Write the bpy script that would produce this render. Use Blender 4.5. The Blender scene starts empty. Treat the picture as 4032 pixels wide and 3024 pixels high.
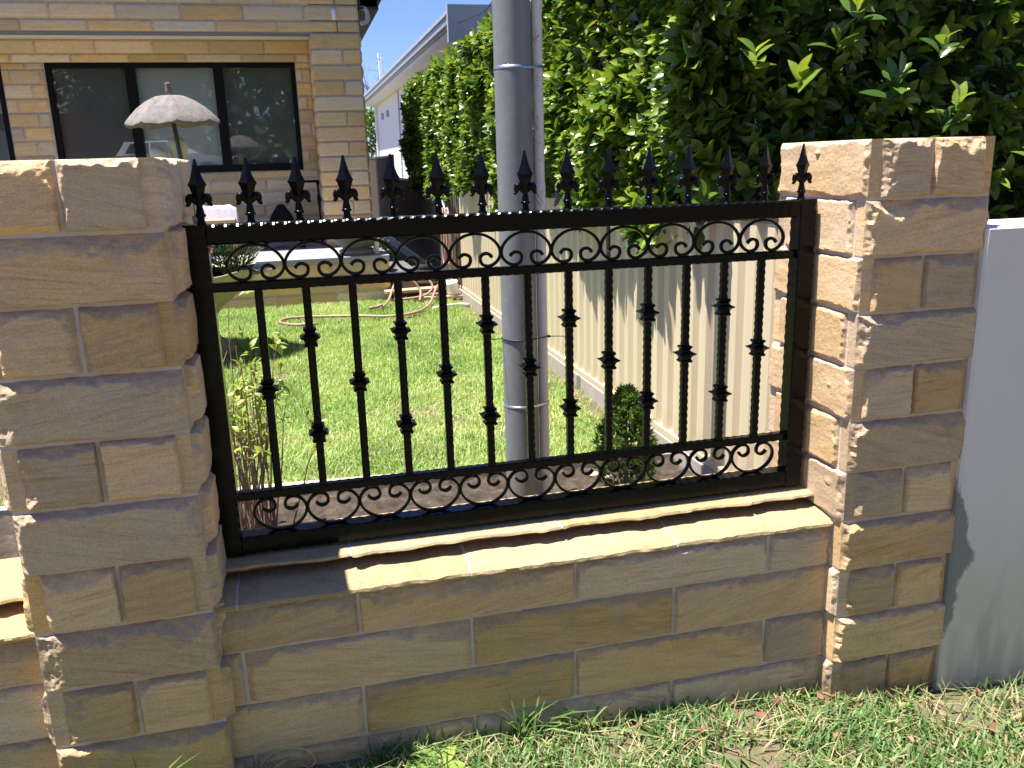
import bpy, math, random
import numpy as np
from mathutils import Vector, Matrix

# ------------------------------------------------------------------ camera, sky, sun, exposure
sc = bpy.context.scene
COL = sc.collection
cam = bpy.data.cameras.new("camera")
cam.sensor_width = 36.0
cam.lens = 30.06
cam.clip_start = 0.05
cam.clip_end = 500
camo = bpy.data.objects.new("camera", cam)
COL.objects.link(camo)
r_ = Vector((0.97013935, -0.24094829, -0.02781296))
u_ = Vector((0.08688156, 0.23815404, 0.96733358))
f_ = Vector((0.2264536, 0.9408648, -0.25197657))
camo.matrix_world = Matrix(((r_.x, u_.x, -f_.x, 0.23748), (r_.y, u_.y, -f_.y, -2.15236),
                            (r_.z, u_.z, -f_.z, 1.59079), (0, 0, 0, 1)))
sc.camera = camo

SUN = Vector((-0.29, 0.022, 1.0)).normalized()
W = bpy.data.worlds.new("World")
sc.world = W
W.use_nodes = True
wn, wl = W.node_tree.nodes, W.node_tree.links
wn.clear()
sky = wn.new("ShaderNodeTexSky")
sky.sky_type = 'NISHITA'
sky.sun_disc = False
sky.sun_elevation = math.asin(SUN.z)
sky.sun_rotation = math.atan2(SUN.x, SUN.y)
sky.air_density = 1.0
sky.dust_density = 0.15
sky.ozone_density = 3.0
bg = wn.new("ShaderNodeBackground")
bg.inputs[1].default_value = 0.047
wo = wn.new("ShaderNodeOutputWorld")
tintn = wn.new("ShaderNodeMix")          # one even white-balance over the whole sky
tintn.data_type = 'RGBA'; tintn.blend_type = 'MULTIPLY'
tintn.inputs[0].default_value = 1.0
tintn.inputs[7].default_value = (0.93, 1.04, 1.58, 1)
wl.new(sky.outputs[0], tintn.inputs[6])
wl.new(tintn.outputs[2], bg.inputs[0])
wl.new(bg.outputs[0], wo.inputs[0])

sl = bpy.data.lights.new("sun", 'SUN')
sl.energy = 5.0
sl.angle = math.radians(0.55)
sl.color = (1.0, 0.955, 0.88)
so = bpy.data.objects.new("sun", sl)
so.rotation_euler = SUN.to_track_quat('Z', 'Y').to_euler()
so.location = (-6, 3, 20)
COL.objects.link(so)

sc.view_settings.view_transform = 'Standard'
sc.view_settings.look = 'None'
sc.view_settings.gamma = 1.0
sc.view_settings.use_curve_mapping = False
sc.view_settings.exposure = 1.33

rng = np.random.default_rng(7)
random.seed(7)

# ------------------------------------------------------------------ helpers
def hash2(ix, iy, seed):
    h = (ix.astype(np.int64) * 374761393 + iy.astype(np.int64) * 668265263 + seed * 1442695041) & 0x7fffffff
    h = ((h ^ (h >> 13)) * 1274126177) & 0x7fffffff
    return ((h ^ (h >> 16)) & 0xffff) / 65535.0

def vnoise(x, y, seed=0):
    x = np.asarray(x, float); y = np.asarray(y, float)
    ix = np.floor(x); iy = np.floor(y)
    fx = x - ix; fy = y - iy
    fx = fx * fx * (3 - 2 * fx); fy = fy * fy * (3 - 2 * fy)
    ix = ix.astype(int); iy = iy.astype(int)
    a = hash2(ix, iy, seed); b = hash2(ix + 1, iy, seed)
    c = hash2(ix, iy + 1, seed); d = hash2(ix + 1, iy + 1, seed)
    return a + (b - a) * fx + (c - a) * fy + (a - b - c + d) * fx * fy

def fbm(x, y, seed=0, o=3):
    s = 0; a = 0.5
    for i in range(o):
        s = s + a * vnoise(x * 2 ** i, y * 2 ** i, seed + i * 17)
        a *= 0.5
    return s

def mk(name, V, Fs, mat, parent=None, smooth=False, col=None, loc=None, rotz=None):
    """V (n,3); Fs: one or several index arrays (m,3)/(m,4)/(list of lists)."""
    me = bpy.data.meshes.new(name)
    V = np.asarray(V, np.float32)
    if isinstance(Fs, np.ndarray):
        Fs = [Fs]
    if len(Fs) and not isinstance(Fs[0], np.ndarray):
        loops = np.array([i for f in Fs for i in f], np.int32)
        tot = np.array([len(f) for f in Fs], np.int32)
    else:
        loops = np.concatenate([f.ravel() for f in Fs]).astype(np.int32)
        tot = np.concatenate([np.full(len(f), f.shape[1]) for f in Fs]).astype(np.int32)
    start = np.concatenate([[0], np.cumsum(tot)[:-1]]).astype(np.int32)
    me.vertices.add(len(V)); me.vertices.foreach_set("co", V.ravel())
    me.loops.add(len(loops)); me.loops.foreach_set("vertex_index", loops)
    me.polygons.add(len(tot)); me.polygons.foreach_set("loop_start", start)
    me.polygons.foreach_set("loop_total", tot)
    me.update(calc_edges=True)
    me.polygons.foreach_set("use_smooth", np.full(len(tot), bool(smooth)))
    if col is not None:
        at = me.attributes.new("tint", 'FLOAT', 'POINT')
        at.data.foreach_set("value", np.asarray(col, np.float32))
    if mat is not None:
        me.materials.append(mat)
    o = bpy.data.objects.new(name, me)
    COL.objects.link(o)
    if parent is not None:
        o.parent = parent
    if loc is not None:
        o.location = loc
    if rotz is not None:
        o.rotation_euler = (0, 0, rotz)
    return o

def tag(o, label, cat, group=None, kind=None):
    o["label"] = label
    o["category"] = cat
    if group: o["group"] = group
    if kind: o["kind"] = kind
    return o

def thing(name, label, cat, loc=(0, 0, 0), rotz=0, group=None):
    o = bpy.data.objects.new(name, None)
    o.empty_display_size = 0.1
    COL.objects.link(o)
    o.location = loc
    o.rotation_euler = (0, 0, rotz)
    return tag(o, label, cat, group)

def setting(o, kind="structure"):
    o["kind"] = kind
    return o

def emptypart(name, parent, loc=(0, 0, 0)):
    o = bpy.data.objects.new(name, None)
    o.empty_display_size = 0.05
    COL.objects.link(o)
    o.parent = parent
    o.location = loc
    return o

class MB:
    """Collects shapes that are then linked as ONE mesh object."""
    def __init__(s): s.V = []; s.F = []; s.n = 0
    def add(s, V, F):
        s.V += [tuple(v) for v in V]
        s.F += [[i + s.n for i in f] for f in F]
        s.n += len(V)
        return s
    def box(s, a, b, ch=0.0):
        x0, y0, z0 = a; x1, y1, z1 = b
        if ch <= 0:
            V = [(x0, y0, z0), (x1, y0, z0), (x1, y1, z0), (x0, y1, z0), (x0, y0, z1), (x1, y0, z1), (x1, y1, z1), (x0, y1, z1)]
            F = [[3, 2, 1, 0], [4, 5, 6, 7], [0, 1, 5, 4], [1, 2, 6, 5], [2, 3, 7, 6], [3, 0, 4, 7]]
            return s.add(V, F)
        c = ch
        def ring(ix, z): return [(x0 + ix, y0 + ix, z), (x1 - ix, y0 + ix, z), (x1 - ix, y1 - ix, z), (x0 + ix, y1 - ix, z)]
        def oct_(ix, z):
            return [(x0 + c + ix, y0 + ix, z), (x1 - c - ix, y0 + ix, z), (x1 - ix, y0 + c + ix, z), (x1 - ix, y1 - c - ix, z),
                    (x1 - c - ix, y1 - ix, z), (x0 + c + ix, y1 - ix, z), (x0 + ix, y1 - c - ix, z), (x0 + ix, y0 + c + ix, z)]
        R = [oct_(c * .9, z0), oct_(0, z0 + c), oct_(0, z1 - c), oct_(c * .9, z1)]
        V = [v for q in R for v in q]
        F = [list(range(7, -1, -1)), [24 + i for i in range(8)]]
        for k in range(3):
            for i in range(8):
                j = (i + 1) % 8
                F.append([k * 8 + i, k * 8 + j, (k + 1) * 8 + j, (k + 1) * 8 + i])
        return s.add(V, F)
    def tube(s, pts, rad, n=8, cap=True, flat=(1, 1)):
        P = [Vector(p) for p in pts]
        if not hasattr(rad, '__len__'): rad = [rad] * len(P)
        V = []; F = []
        up = None
        for i, p in enumerate(P):
            t = (P[min(i + 1, len(P) - 1)] - P[max(i - 1, 0)])
            t = t.normalized() if t.length > 1e-9 else Vector((0, 0, 1))
            if up is None:
                up = Vector((0, 1, 0)) if abs(t.y) < .9 else Vector((1, 0, 0))
            a = t.cross(up).normalized(); b = a.cross(t).normalized(); up = b
            for k in range(n):
                an = 2 * math.pi * k / n
                V.append(p + a * (math.cos(an) * rad[i] * flat[0]) + b * (math.sin(an) * rad[i] * flat[1]))
        for i in range(len(P) - 1):
            for k in range(n):
                j = (k + 1) % n
                F.append([i * n + k, i * n + j, (i + 1) * n + j, (i + 1) * n + k])
        if cap:
            F.append(list(range(n - 1, -1, -1)))
            F.append([(len(P) - 1) * n + k for k in range(n)])
        return s.add(V, F)
    def lathe(s, prof, n=24, c=(0, 0, 0), rot=0.0, sx=1, sy=1):
        V = []; F = []
        for (rr, z) in prof:
            for k in range(n):
                a = rot + 2 * math.pi * k / n
                V.append((c[0] + rr * math.cos(a) * sx, c[1] + rr * math.sin(a) * sy, c[2] + z))
        m = len(prof)
        for i in range(m - 1):
            for k in range(n):
                j = (k + 1) % n
                F.append([i * n + k, i * n + j, (i + 1) * n + j, (i + 1) * n + k])
        F.append(list(range(n - 1, -1, -1)))
        F.append([(m - 1) * n + k for k in range(n)])
        return s.add(V, F)
    def build(s, name, mat, parent=None, smooth=False, loc=None, rotz=None, auto=None):
        o = mk(name, s.V, s.F, mat, parent, smooth, loc=loc, rotz=rotz)
        if auto is not None:
            o.data.polygons.foreach_set("use_smooth", np.ones(len(o.data.polygons), bool))
            try: o.data.set_sharp_from_angle(angle=math.radians(auto))
            except Exception: pass
        return o

def catmull(P, n=6):
    P = [np.array(p, float) for p in P]
    P = [2 * P[0] - P[1]] + P + [2 * P[-1] - P[-2]]
    out = []
    for i in range(1, len(P) - 2):
        for k in range(n):
            t = k / n
            out.append(0.5 * ((2 * P[i]) + (-P[i - 1] + P[i + 1]) * t + (2 * P[i - 1] - 5 * P[i] + 4 * P[i + 1] - P[i + 2]) * t * t
                              + (-P[i - 1] + 3 * P[i] - 3 * P[i + 1] + P[i + 2]) * t ** 3))
    out.append(P[-2])
    return [tuple(p) for p in out]

# ------------------------------------------------------------------ materials
class NT:
    def __init__(s, name):
        s.m = bpy.data.materials.new(name); s.m.use_nodes = True
        s.t = s.m.node_tree; s.t.nodes.clear()
        s.out = s.n("ShaderNodeOutputMaterial")
    def n(s, typ, **kw):
        x = s.t.nodes.new(typ)
        for k, v in kw.items(): setattr(x, k, v)
        return x
    def l(s, a, b): s.t.links.new(a, b)
    def coord(s, kind="Object", scale=(1, 1, 1), rot=(0, 0, 0), loc=(0, 0, 0), add=None):
        c = s.n("ShaderNodeTexCoord"); mp = s.n("ShaderNodeMapping")
        mp.inputs["Scale"].default_value = scale; mp.inputs["Rotation"].default_value = rot; mp.inputs["Location"].default_value = loc
        src = c.outputs[kind] if kind != "World" else s.n("ShaderNodeNewGeometry").outputs["Position"]
        if add is not None:
            ad = s.n("ShaderNodeVectorMath", operation='ADD'); s.l(src, ad.inputs[0]); s.l(add, ad.inputs[1]); src = ad.outputs[0]
        s.l(src, mp.inputs[0])
        return mp.outputs[0]
    def noise(s, co, scale, detail=4, rough=.55, dist=0.0):
        x = s.n("ShaderNodeTexNoise"); x.inputs["Scale"].default_value = scale
        x.inputs["Detail"].default_value = detail; x.inputs["Roughness"].default_value = rough; x.inputs["Distortion"].default_value = dist
        s.l(co, x.inputs["Vector"]); return x.outputs["Fac"]
    def ramp(s, fac, stops):
        x = s.n("ShaderNodeValToRGB"); e = x.color_ramp.elements
        while len(e) < len(stops): e.new(0.5)
        for i, (p, c) in enumerate(stops):
            e[i].position = p; e[i].color = (c[0], c[1], c[2], 1) if hasattr(c, '__len__') else (c, c, c, 1)
        s.l(fac, x.inputs[0]); return x.outputs[0]
    def mix(s, fac, a, b, mode='MIX'):
        x = s.n("ShaderNodeMix", data_type='RGBA', blend_type=mode)
        for v, i in ((fac, 0), (a, 6), (b, 7)):
            if hasattr(v, 'links'): s.l(v, x.inputs[i])
            elif i == 0: x.inputs[0].default_value = v
            else: x.inputs[i].default_value = (v[0], v[1], v[2], 1)
        return x.outputs[2]
    def math(s, op, a, b=0.0):
        x = s.n("ShaderNodeMath", operation=op)
        for v, i in ((a, 0), (b, 1)):
            if hasattr(v, 'links'): s.l(v, x.inputs[i])
            else: x.inputs[i].default_value = v
        return x.outputs[0]
    def bump(s, h, strength=.3, dist=.01, prev=None):
        x = s.n("ShaderNodeBump"); x.inputs["Strength"].default_value = strength; x.inputs["Distance"].default_value = dist
        s.l(h, x.inputs["Height"])
        if prev is not None: s.l(prev, x.inputs["Normal"])
        return x.outputs[0]
    def pbr(s, col, rough=.6, metal=0.0, normal=None, spec=.5, coat=0.0):
        b = s.n("ShaderNodeBsdfPrincipled")
        for v, k in ((col, "Base Color"), (rough, "Roughness"), (metal, "Metallic")):
            if hasattr(v, 'links'): s.l(v, b.inputs[k])
            elif k == "Base Color": b.inputs[k].default_value = (v[0], v[1], v[2], 1)
            else: b.inputs[k].default_value = v
        b.inputs["Specular IOR Level"].default_value = spec
        b.inputs["Coat Weight"].default_value = coat
        b.inputs["Coat Roughness"].default_value = 0.05
        if normal is not None: s.l(normal, b.inputs["Normal"])
        s.l(b.outputs[0], s.out.inputs[0])
        return b

def sandstone(name, palette, grain=1.0, val=(.80, .42), sat=(.74, .40), splash=True):
    t = NT(name)
    oi = t.n("ShaderNodeObjectInfo")
    rv = t.n("ShaderNodeVectorMath", operation='SCALE'); rv.inputs[0].default_value = (37.1, 17.3, 53.7)
    t.l(oi.outputs["Random"], rv.inputs["Scale"])
    off = rv.outputs[0]
    tilt = t.n("ShaderNodeVectorRotate", rotation_type='AXIS_ANGLE'); tilt.inputs["Axis"].default_value = (0, 1, 0)
    tc = t.n("ShaderNodeTexCoord")
    an = t.math('MULTIPLY', t.math('SUBTRACT', t.math('FRACT', t.math('MULTIPLY', oi.outputs["Random"], 13.7)), .5), .55)
    t.l(tc.outputs["Object"], tilt.inputs["Vector"]); t.l(an, tilt.inputs["Angle"])
    ad = t.n("ShaderNodeVectorMath", operation='ADD'); t.l(tilt.outputs[0], ad.inputs[0]); t.l(off, ad.inputs[1])
    def sc_(v):
        m = t.n("ShaderNodeMapping"); m.inputs["Scale"].default_value = v; t.l(ad.outputs[0], m.inputs[0]); return m.outputs[0]
    big = t.noise(sc_((2.2, 2.2, 7)), 1.5, 4, .6, .6)
    band = t.noise(sc_((1.8, 1.8, 17)), 1.6, 6, .65, 1.3)
    fine = t.noise(sc_((3, 3, 60)), 2.0, 5, .62, .8)
    spots = t.noise(sc_((4.5, 4.5, 10)), 1.8, 5, .65, 1.2)
    c0 = t.ramp(big, [(0.28, palette[0]), (0.5, palette[1]), (0.72, palette[2])])
    c1 = t.mix(t.ramp(band, [(0.50, 0.0), (0.70, .50)]), c0, palette[3])
    c2 = t.mix(t.ramp(fine, [(0.54, 0.0), (0.68, .34)]), c1, palette[4])
    crk = t.noise(sc_((2.4, 2.4, 34)), 1.3, 6, .7, 1.8)
    c2 = t.mix(t.ramp(crk, [(.485, 0.0), (.5, .45), (.515, 0.0)]), c2, palette[4])
    c3 = t.mix(t.ramp(spots, [(0.50, 0.0), (0.70, .60)]), c2, palette[5])
    hsv = t.n("ShaderNodeHueSaturation")
    t.l(t.math('ADD', t.math('MULTIPLY', t.math('FRACT', t.math('MULTIPLY', oi.outputs["Random"], 7.3)), val[1]), val[0]), hsv.inputs["Value"])
    t.l(t.math('ADD', t.math('MULTIPLY', t.math('FRACT', t.math('MULTIPLY', oi.outputs["Random"], 29.3)), sat[1]), sat[0]), hsv.inputs["Saturation"])
    t.l(c3, hsv.inputs["Color"])
    co = t.coord("Object")
    g1 = t.noise(co, 190 * grain, 4, .75)
    g2 = t.noise(co, 70 * grain, 4, .6)
    salt = t.mix(t.ramp(g1, [(.3, .0), (.7, 1.0)]), (.80, .80, .80), (1.16, 1.16, 1.16))
    at = t.n("ShaderNodeAttribute"); at.attribute_name = "tint"      # broken arrises: mauve-grey shade painted into the rock colour
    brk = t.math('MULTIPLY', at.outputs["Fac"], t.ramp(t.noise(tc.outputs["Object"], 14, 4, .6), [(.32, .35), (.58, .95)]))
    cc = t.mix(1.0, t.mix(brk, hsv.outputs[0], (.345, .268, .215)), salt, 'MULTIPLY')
    if splash:      # soil splashed up on the lowest course
        sz = t.n("ShaderNodeSeparateXYZ"); t.l(t.coord("World"), sz.inputs[0])
        lo = t.math('ADD', t.math('DIVIDE', t.math('SUBTRACT', .13, sz.outputs[2]), .16), t.math('MULTIPLY', t.math('SUBTRACT', t.noise(t.coord("World"), 12, 5, .65), .5), 1.2))
        cc = t.mix(t.ramp(lo, [(.1, 0.0), (.9, .6)]), cc, (.20, .125, .075))
    b = t.bump(g2, .35, .006 / grain); b = t.bump(g1, .35, .0018 / grain, b)
    t.pbr(cc, .92, normal=b, spec=.15)
    return t.m

M = {}
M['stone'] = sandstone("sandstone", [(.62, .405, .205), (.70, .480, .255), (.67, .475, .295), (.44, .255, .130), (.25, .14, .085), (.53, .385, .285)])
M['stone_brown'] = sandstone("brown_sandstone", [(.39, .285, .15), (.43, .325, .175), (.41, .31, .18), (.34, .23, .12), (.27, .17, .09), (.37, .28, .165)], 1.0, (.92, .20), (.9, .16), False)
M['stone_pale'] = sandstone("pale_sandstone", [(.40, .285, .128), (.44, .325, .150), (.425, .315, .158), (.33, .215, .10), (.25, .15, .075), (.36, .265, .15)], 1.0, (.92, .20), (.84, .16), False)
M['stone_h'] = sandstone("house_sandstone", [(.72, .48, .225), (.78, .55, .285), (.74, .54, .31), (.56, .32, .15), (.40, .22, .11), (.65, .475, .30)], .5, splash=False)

def simple(name, col, rough=.6, metal=0, nscale=0, namp=.15, bump=0, bscale=60, bdist=.003, spec=.5, coat=0):
    t = NT(name)
    c = col; nb = None
    if nscale:
        n = t.noise(t.coord("Object"), nscale, 5, .6)
        c = t.mix(n, tuple(v * (1 - namp) for v in col), tuple(min(1, v * (1 + namp)) for v in col))
    if bump:
        nb = t.bump(t.noise(t.coord("Object"), bscale, 4, .6), bump, bdist)
    t.pbr(c, rough, metal, nb, spec, coat)
    M[name] = t.m
    return t.m

simple('mortar', (.62, .535, .515), .95, 0, 40, .14, .5, 140, .003, .1)
simple('house_mortar', (.62, .54, .45), .95, 0, 30, .12, .3, 80, .003, .1)
simple('black_paint', (.004, .004, .0045), .2, 0, 0, 0, .05, 55, .004, 0.15, .0)
simple('window_black', (.005, .005, .006), .5, spec=.15)
def galv_mat():
    t = NT("galvanised_steel")
    co = t.coord("World")
    n = t.noise(co, 34, 5, .65); v = t.noise(t.coord("World", (14, 14, 1.1)), 2.0, 5, .65); sc2 = t.noise(t.coord("World", (30, 30, 120)), 1.0, 3, .6)
    c = t.mix(n, (.185, .197, .198), (.28, .293, .292))
    c = t.mix(t.ramp(v, [(.52, 0.0), (.72, .55)]), c, (.155, .15, .145))
    c = t.mix(t.ramp(sc2, [(.66, 0.0), (.72, .5)]), c, (.42, .42, .42))
    sep = t.n("ShaderNodeSeparateXYZ"); t.l(co, sep.inputs[0])
    low = t.math('ADD', t.math('DIVIDE', t.math('SUBTRACT', .42, sep.outputs[2]), .35), t.math('SUBTRACT', v, .5))
    c = t.mix(t.ramp(low, [(.1, 0.0), (.9, .6)]), c, (.33, .26, .16))
    t.pbr(c, t.ramp(n, [(.3, .42), (.7, .62)]), .2, t.bump(n, .12, .002), .5)
    M['galv'] = t.m
galv_mat()
simple('conduit', (.76, .725, .68), .5, 0, 12, .06)
simple('strap', (.55, .54, .52), .3, .9)
simple('plastic_black', (.012, .012, .013), .4)
simple('plinth', (.42, .37, .31), .9, 0, 14, .25, .4, 70, .004, .1)
simple('post_dark', (.045, .038, .030), .5)
simple('white_paint', (.80, .80, .81), .6, 0, 3, .03)
simple('grey_paint', (.42, .43, .44), .5, 0, 3, .06)
simple('gutter', (.35, .36, .36), .4, 0, 9, .12)
simple('dark_eave', (.018, .018, .02), .6)
simple('soffit', (.20, .195, .19), .8)
simple('cornice', (.74, .72, .70), .8)
simple('porch_tile', (.34, .33, .345), .55, 0, 5, .08)
simple('cast_stone', (.215, .19, .175), .9, 0, 13, .65, .6, 45, .008, .1)
simple('statue_stone', (.66, .63, .49), .85, 0, 12, .18, .4, 40, .006, .15)
simple('bowl_stone', (.40, .40, .24), .9, 0, 7, .3, .4, 40, .006, .1)
simple('urn_grey', (.13, .128, .128), .8, 0, 10, .2, .3, 60, .003, .2)
simple('hose', (.36, .225, .175), .5, 0, 8, .15)
simple('green_plastic', (.02, .16, .10), .4)
simple('timber', (.50, .36, .22), .85, 0, 9, .25, .4, 60, .003, .15)
simple('edging', (.50, .45, .38), .85, 0, 8, .22, .5, 60, .004, .1)
simple('dark_pipe', (.03, .024, .02), .6)
simple('bucket', (.72, .72, .74), .4)
simple('towel', (.62, .58, .68), .95, 0, 60, .2, .9, 90, .012, .05)
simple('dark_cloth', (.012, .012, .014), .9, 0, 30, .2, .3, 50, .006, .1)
simple('twig', (.27, .175, .11), .85, 0, 40, .3)
simple('bark', (.13, .10, .08), .9, 0, 20, .3)
simple('flower_red', (.75, .08, .10), .6)
simple('flower_pink', (.80, .42, .28), .6)
simple('pebble', (.55, .44, .33), .85, 0, 20, .2)
simple('brick', (.28, .085, .05), .9, 0, 30, .25)
simple('roof_tile', (.14, .12, .115), .8, 0, 6, .2)
simple('tyre', (.012, .012, .012), .8)
simple('car_paint', (.78, .79, .80), .25, 0, 0, 0, 0, 0, 0, .5, .5)
simple('asphalt', (.05, .05, .052), .9, 0, 30, .2)
simple('concrete_path', (.42, .41, .39), .9, 0, 5, .12)

def rendered_wall():
    t = NT("rendered_wall")
    co = t.coord("World")
    n1 = t.noise(co, 3.2, 5, .62, .4); n2 = t.noise(co, 60, 4, .6); n3 = t.noise(t.coord("World", (9, 9, 1.6)), 1.4, 4, .6)
    base = t.mix(n1, (.74, .685, .665), (.82, .77, .75))
    sep = t.n("ShaderNodeSeparateXYZ"); t.l(t.coord("World"), sep.inputs[0])
    # damp greenish-grey staining low on the wall, and a smear of raw cement where it meets the pillar
    low = t.math('SUBTRACT', 1.0, t.math('DIVIDE', sep.outputs[2], 1.0))
    damp = t.math('MULTIPLY', t.math('ADD', low, t.math('MULTIPLY', t.math('SUBTRACT', n1, .5), 1.3)), 1.0)
    c = t.mix(t.ramp(damp, [(.20, 0.0), (.75, .85)]), base, (.70, .625, .49))
    c = t.mix(t.ramp(t.math('MULTIPLY', n3, low), [(.36, 0.0), (.52, .45)]), c, (.34, .325, .28))
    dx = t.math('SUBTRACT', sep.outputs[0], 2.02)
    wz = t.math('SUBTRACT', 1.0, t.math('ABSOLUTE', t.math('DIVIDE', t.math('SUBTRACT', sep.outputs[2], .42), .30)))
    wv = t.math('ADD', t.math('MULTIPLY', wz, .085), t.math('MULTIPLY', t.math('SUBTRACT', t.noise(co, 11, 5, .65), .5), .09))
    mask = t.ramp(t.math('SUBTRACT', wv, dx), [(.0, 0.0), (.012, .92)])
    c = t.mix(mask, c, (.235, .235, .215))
    b = t.bump(n2, .25, .002)
    t.pbr(c, .85, normal=b, spec=.2)
    return t.m
M['render'] = rendered_wall()

def leafy(name, ramp, trans=.35, rough=.3, spec=.5, gloss=True):
    t = NT(name)
    at = t.n("ShaderNodeAttribute"); at.attribute_name = "tint"
    oi = t.n("ShaderNodeObjectInfo")
    f = t.math('FRACT', t.math('ADD', at.outputs["Fac"], t.math('MULTIPLY', oi.outputs["Random"], 0.0)))
    c = t.ramp(f, ramp)
    n = t.noise(t.coord("Object"), 30, 3, .5)
    c = t.mix(1.0, c, t.mix(n, (.8, .8, .8), (1.15, 1.15, 1.15)), 'MULTIPLY')
    b = t.n("ShaderNodeBsdfPrincipled")
    t.l(c, b.inputs["Base Color"]); b.inputs["Roughness"].default_value = rough
    b.inputs["Specular IOR Level"].default_value = spec
    tr = t.n("ShaderNodeBsdfTranslucent")
    t.l(t.mix(1.0, c, (1.25, 1.25, .6), 'MULTIPLY'), tr.inputs[0])
    mx = t.n("ShaderNodeMixShader"); mx.inputs[0].default_value = trans
    t.l(b.outputs[0], mx.inputs[1]); t.l(tr.outputs[0], mx.inputs[2]); t.l(mx.outputs[0], t.out.inputs[0])
    M[name] = t.m
    return t.m
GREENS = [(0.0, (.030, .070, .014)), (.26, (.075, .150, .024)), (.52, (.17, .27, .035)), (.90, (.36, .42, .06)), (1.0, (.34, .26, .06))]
leafy('hedge_leaf', GREENS, .30, .24, .6)
leafy('grass', [(0.0, (.08, .16, .045)), (.45, (.16, .28, .085)), (.72, (.27, .37, .14)), (.86, (.45, .43, .22)), (.95, (.56, .46, .30)), (1.0, (.42, .25, .17))], .35, .45, .3)
leafy('lawn', [(0.0, (.15, .26, .065)), (.40, (.32, .48, .135)), (.70, (.48, .62, .22)), (.90, (.58, .58, .30)), (1.0, (.62, .48, .32))], .35, .45, .3)
leafy('shrub_leaf', [(0.0, (.10, .18, .03)), (.5, (.26, .36, .07)), (1.0, (.50, .54, .14))], .4, .4, .4)
leafy('conifer_leaf', [(0.0, (.03, .08, .02)), (.55, (.14, .24, .05)), (1.0, (.32, .42, .12))], .3, .5, .3)
leafy('flower_leaf', [(0.0, (.015, .035, .012)), (.7, (.05, .10, .02)), (1.0, (.16, .20, .05))], .3, .4, .4)
leafy('litter', [(0.0, (.17, .08, .05)), (.5, (.26, .14, .09)), (.8, (.36, .25, .15)), (1.0, (.28, .09, .08))], .15, .7, .2)
leafy('tree_leaf', [(0.0, (.06, .11, .03)), (1.0, (.18, .24, .06))], .3, .5, .3)

def ground_mat():
    t = NT("ground_soil_grass")
    co = t.coord("World")
    n = t.noise(co, 9, 6, .65); n2 = t.noise(co, 90, 4, .6)
    c = t.ramp(n, [(.3, (.10, .105, .05)), (.5, (.16, .135, .08)), (.75, (.23, .175, .115))])
    c = t.mix(1.0, c, t.mix(n2, (.6, .6, .6), (1.3, 1.3, 1.3)), 'MULTIPLY')
    t.pbr(c, .95, normal=t.bump(n2, .8, .01), spec=.1)
    return t.m
M['ground'] = ground_mat()
def soil_mat():
    t = NT("bed_soil")
    co = t.coord("World")
    n = t.noise(co, 16, 6, .65); n2 = t.noise(co, 130, 5, .65)
    c = t.ramp(n, [(.3, (.035, .026, .021)), (.55, (.085, .066, .051)), (.76, (.16, .125, .10))])
    c = t.mix(1.0, c, t.mix(n2, (.55, .55, .55), (1.35, 1.35, 1.35)), 'MULTIPLY')
    t.pbr(c, .95, normal=t.bump(n2, .9, .008), spec=.1)
    return t.m
M['soil'] = soil_mat()
def sheet_mat(name, a, b, rough=.38, spec=.5):
    t = NT(name)
    co = t.coord("World")
    n = t.noise(t.coord("World", (1, 1, .25)), 6, 5, .6)
    sep = t.n("ShaderNodeSeparateXYZ"); t.l(co, sep.inputs[0])
    c = t.mix(n, a, b)
    splash = t.math('ADD', t.math('DIVIDE', t.math('SUBTRACT', .42, sep.outputs[2]), .3), t.math('SUBTRACT', n, .5))
    c = t.mix(t.ramp(splash, [(.2, 0.0), (.9, .45)]), c, (.40, .32, .22))
    t.pbr(c, rough, 0.0, spec=spec)
    M[name] = t.m
sheet_mat('fence_cream', (.64, .53, .355), (.72, .61, .42))
sheet_mat('fence_shaded', (.13, .105, .085), (.16, .13, .105), .8, .1)  # darker copy of the fence paint: shade painted into the far sections
def glass_mat():
    t = NT("window_glass")
    g = t.n("ShaderNodeBsdfGlossy"); g.inputs["Roughness"].default_value = 0.0; g.inputs[0].default_value = (1, 1, 1, 1)
    tr = t.n("ShaderNodeBsdfTransparent"); tr.inputs[0].default_value = (.95, .96, .955, 1)
    fr = t.n("ShaderNodeFresnel"); fr.inputs[0].default_value = 1.55
    mx = t.n("ShaderNodeMixShader")
    t.l(t.math('ADD', t.math('MULTIPLY', fr.outputs[0], 1.15), .01), mx.inputs[0])
    t.l(tr.outputs[0], mx.inputs[1]); t.l(g.outputs[0], mx.inputs[2]); t.l(mx.outputs[0], t.out.inputs[0])
    return t.m
M['glass'] = glass_mat()
simple('blind_light', (.80, .82, .81), .9)
simple('blind_dark', (.24, .25, .255), .9)

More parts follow.
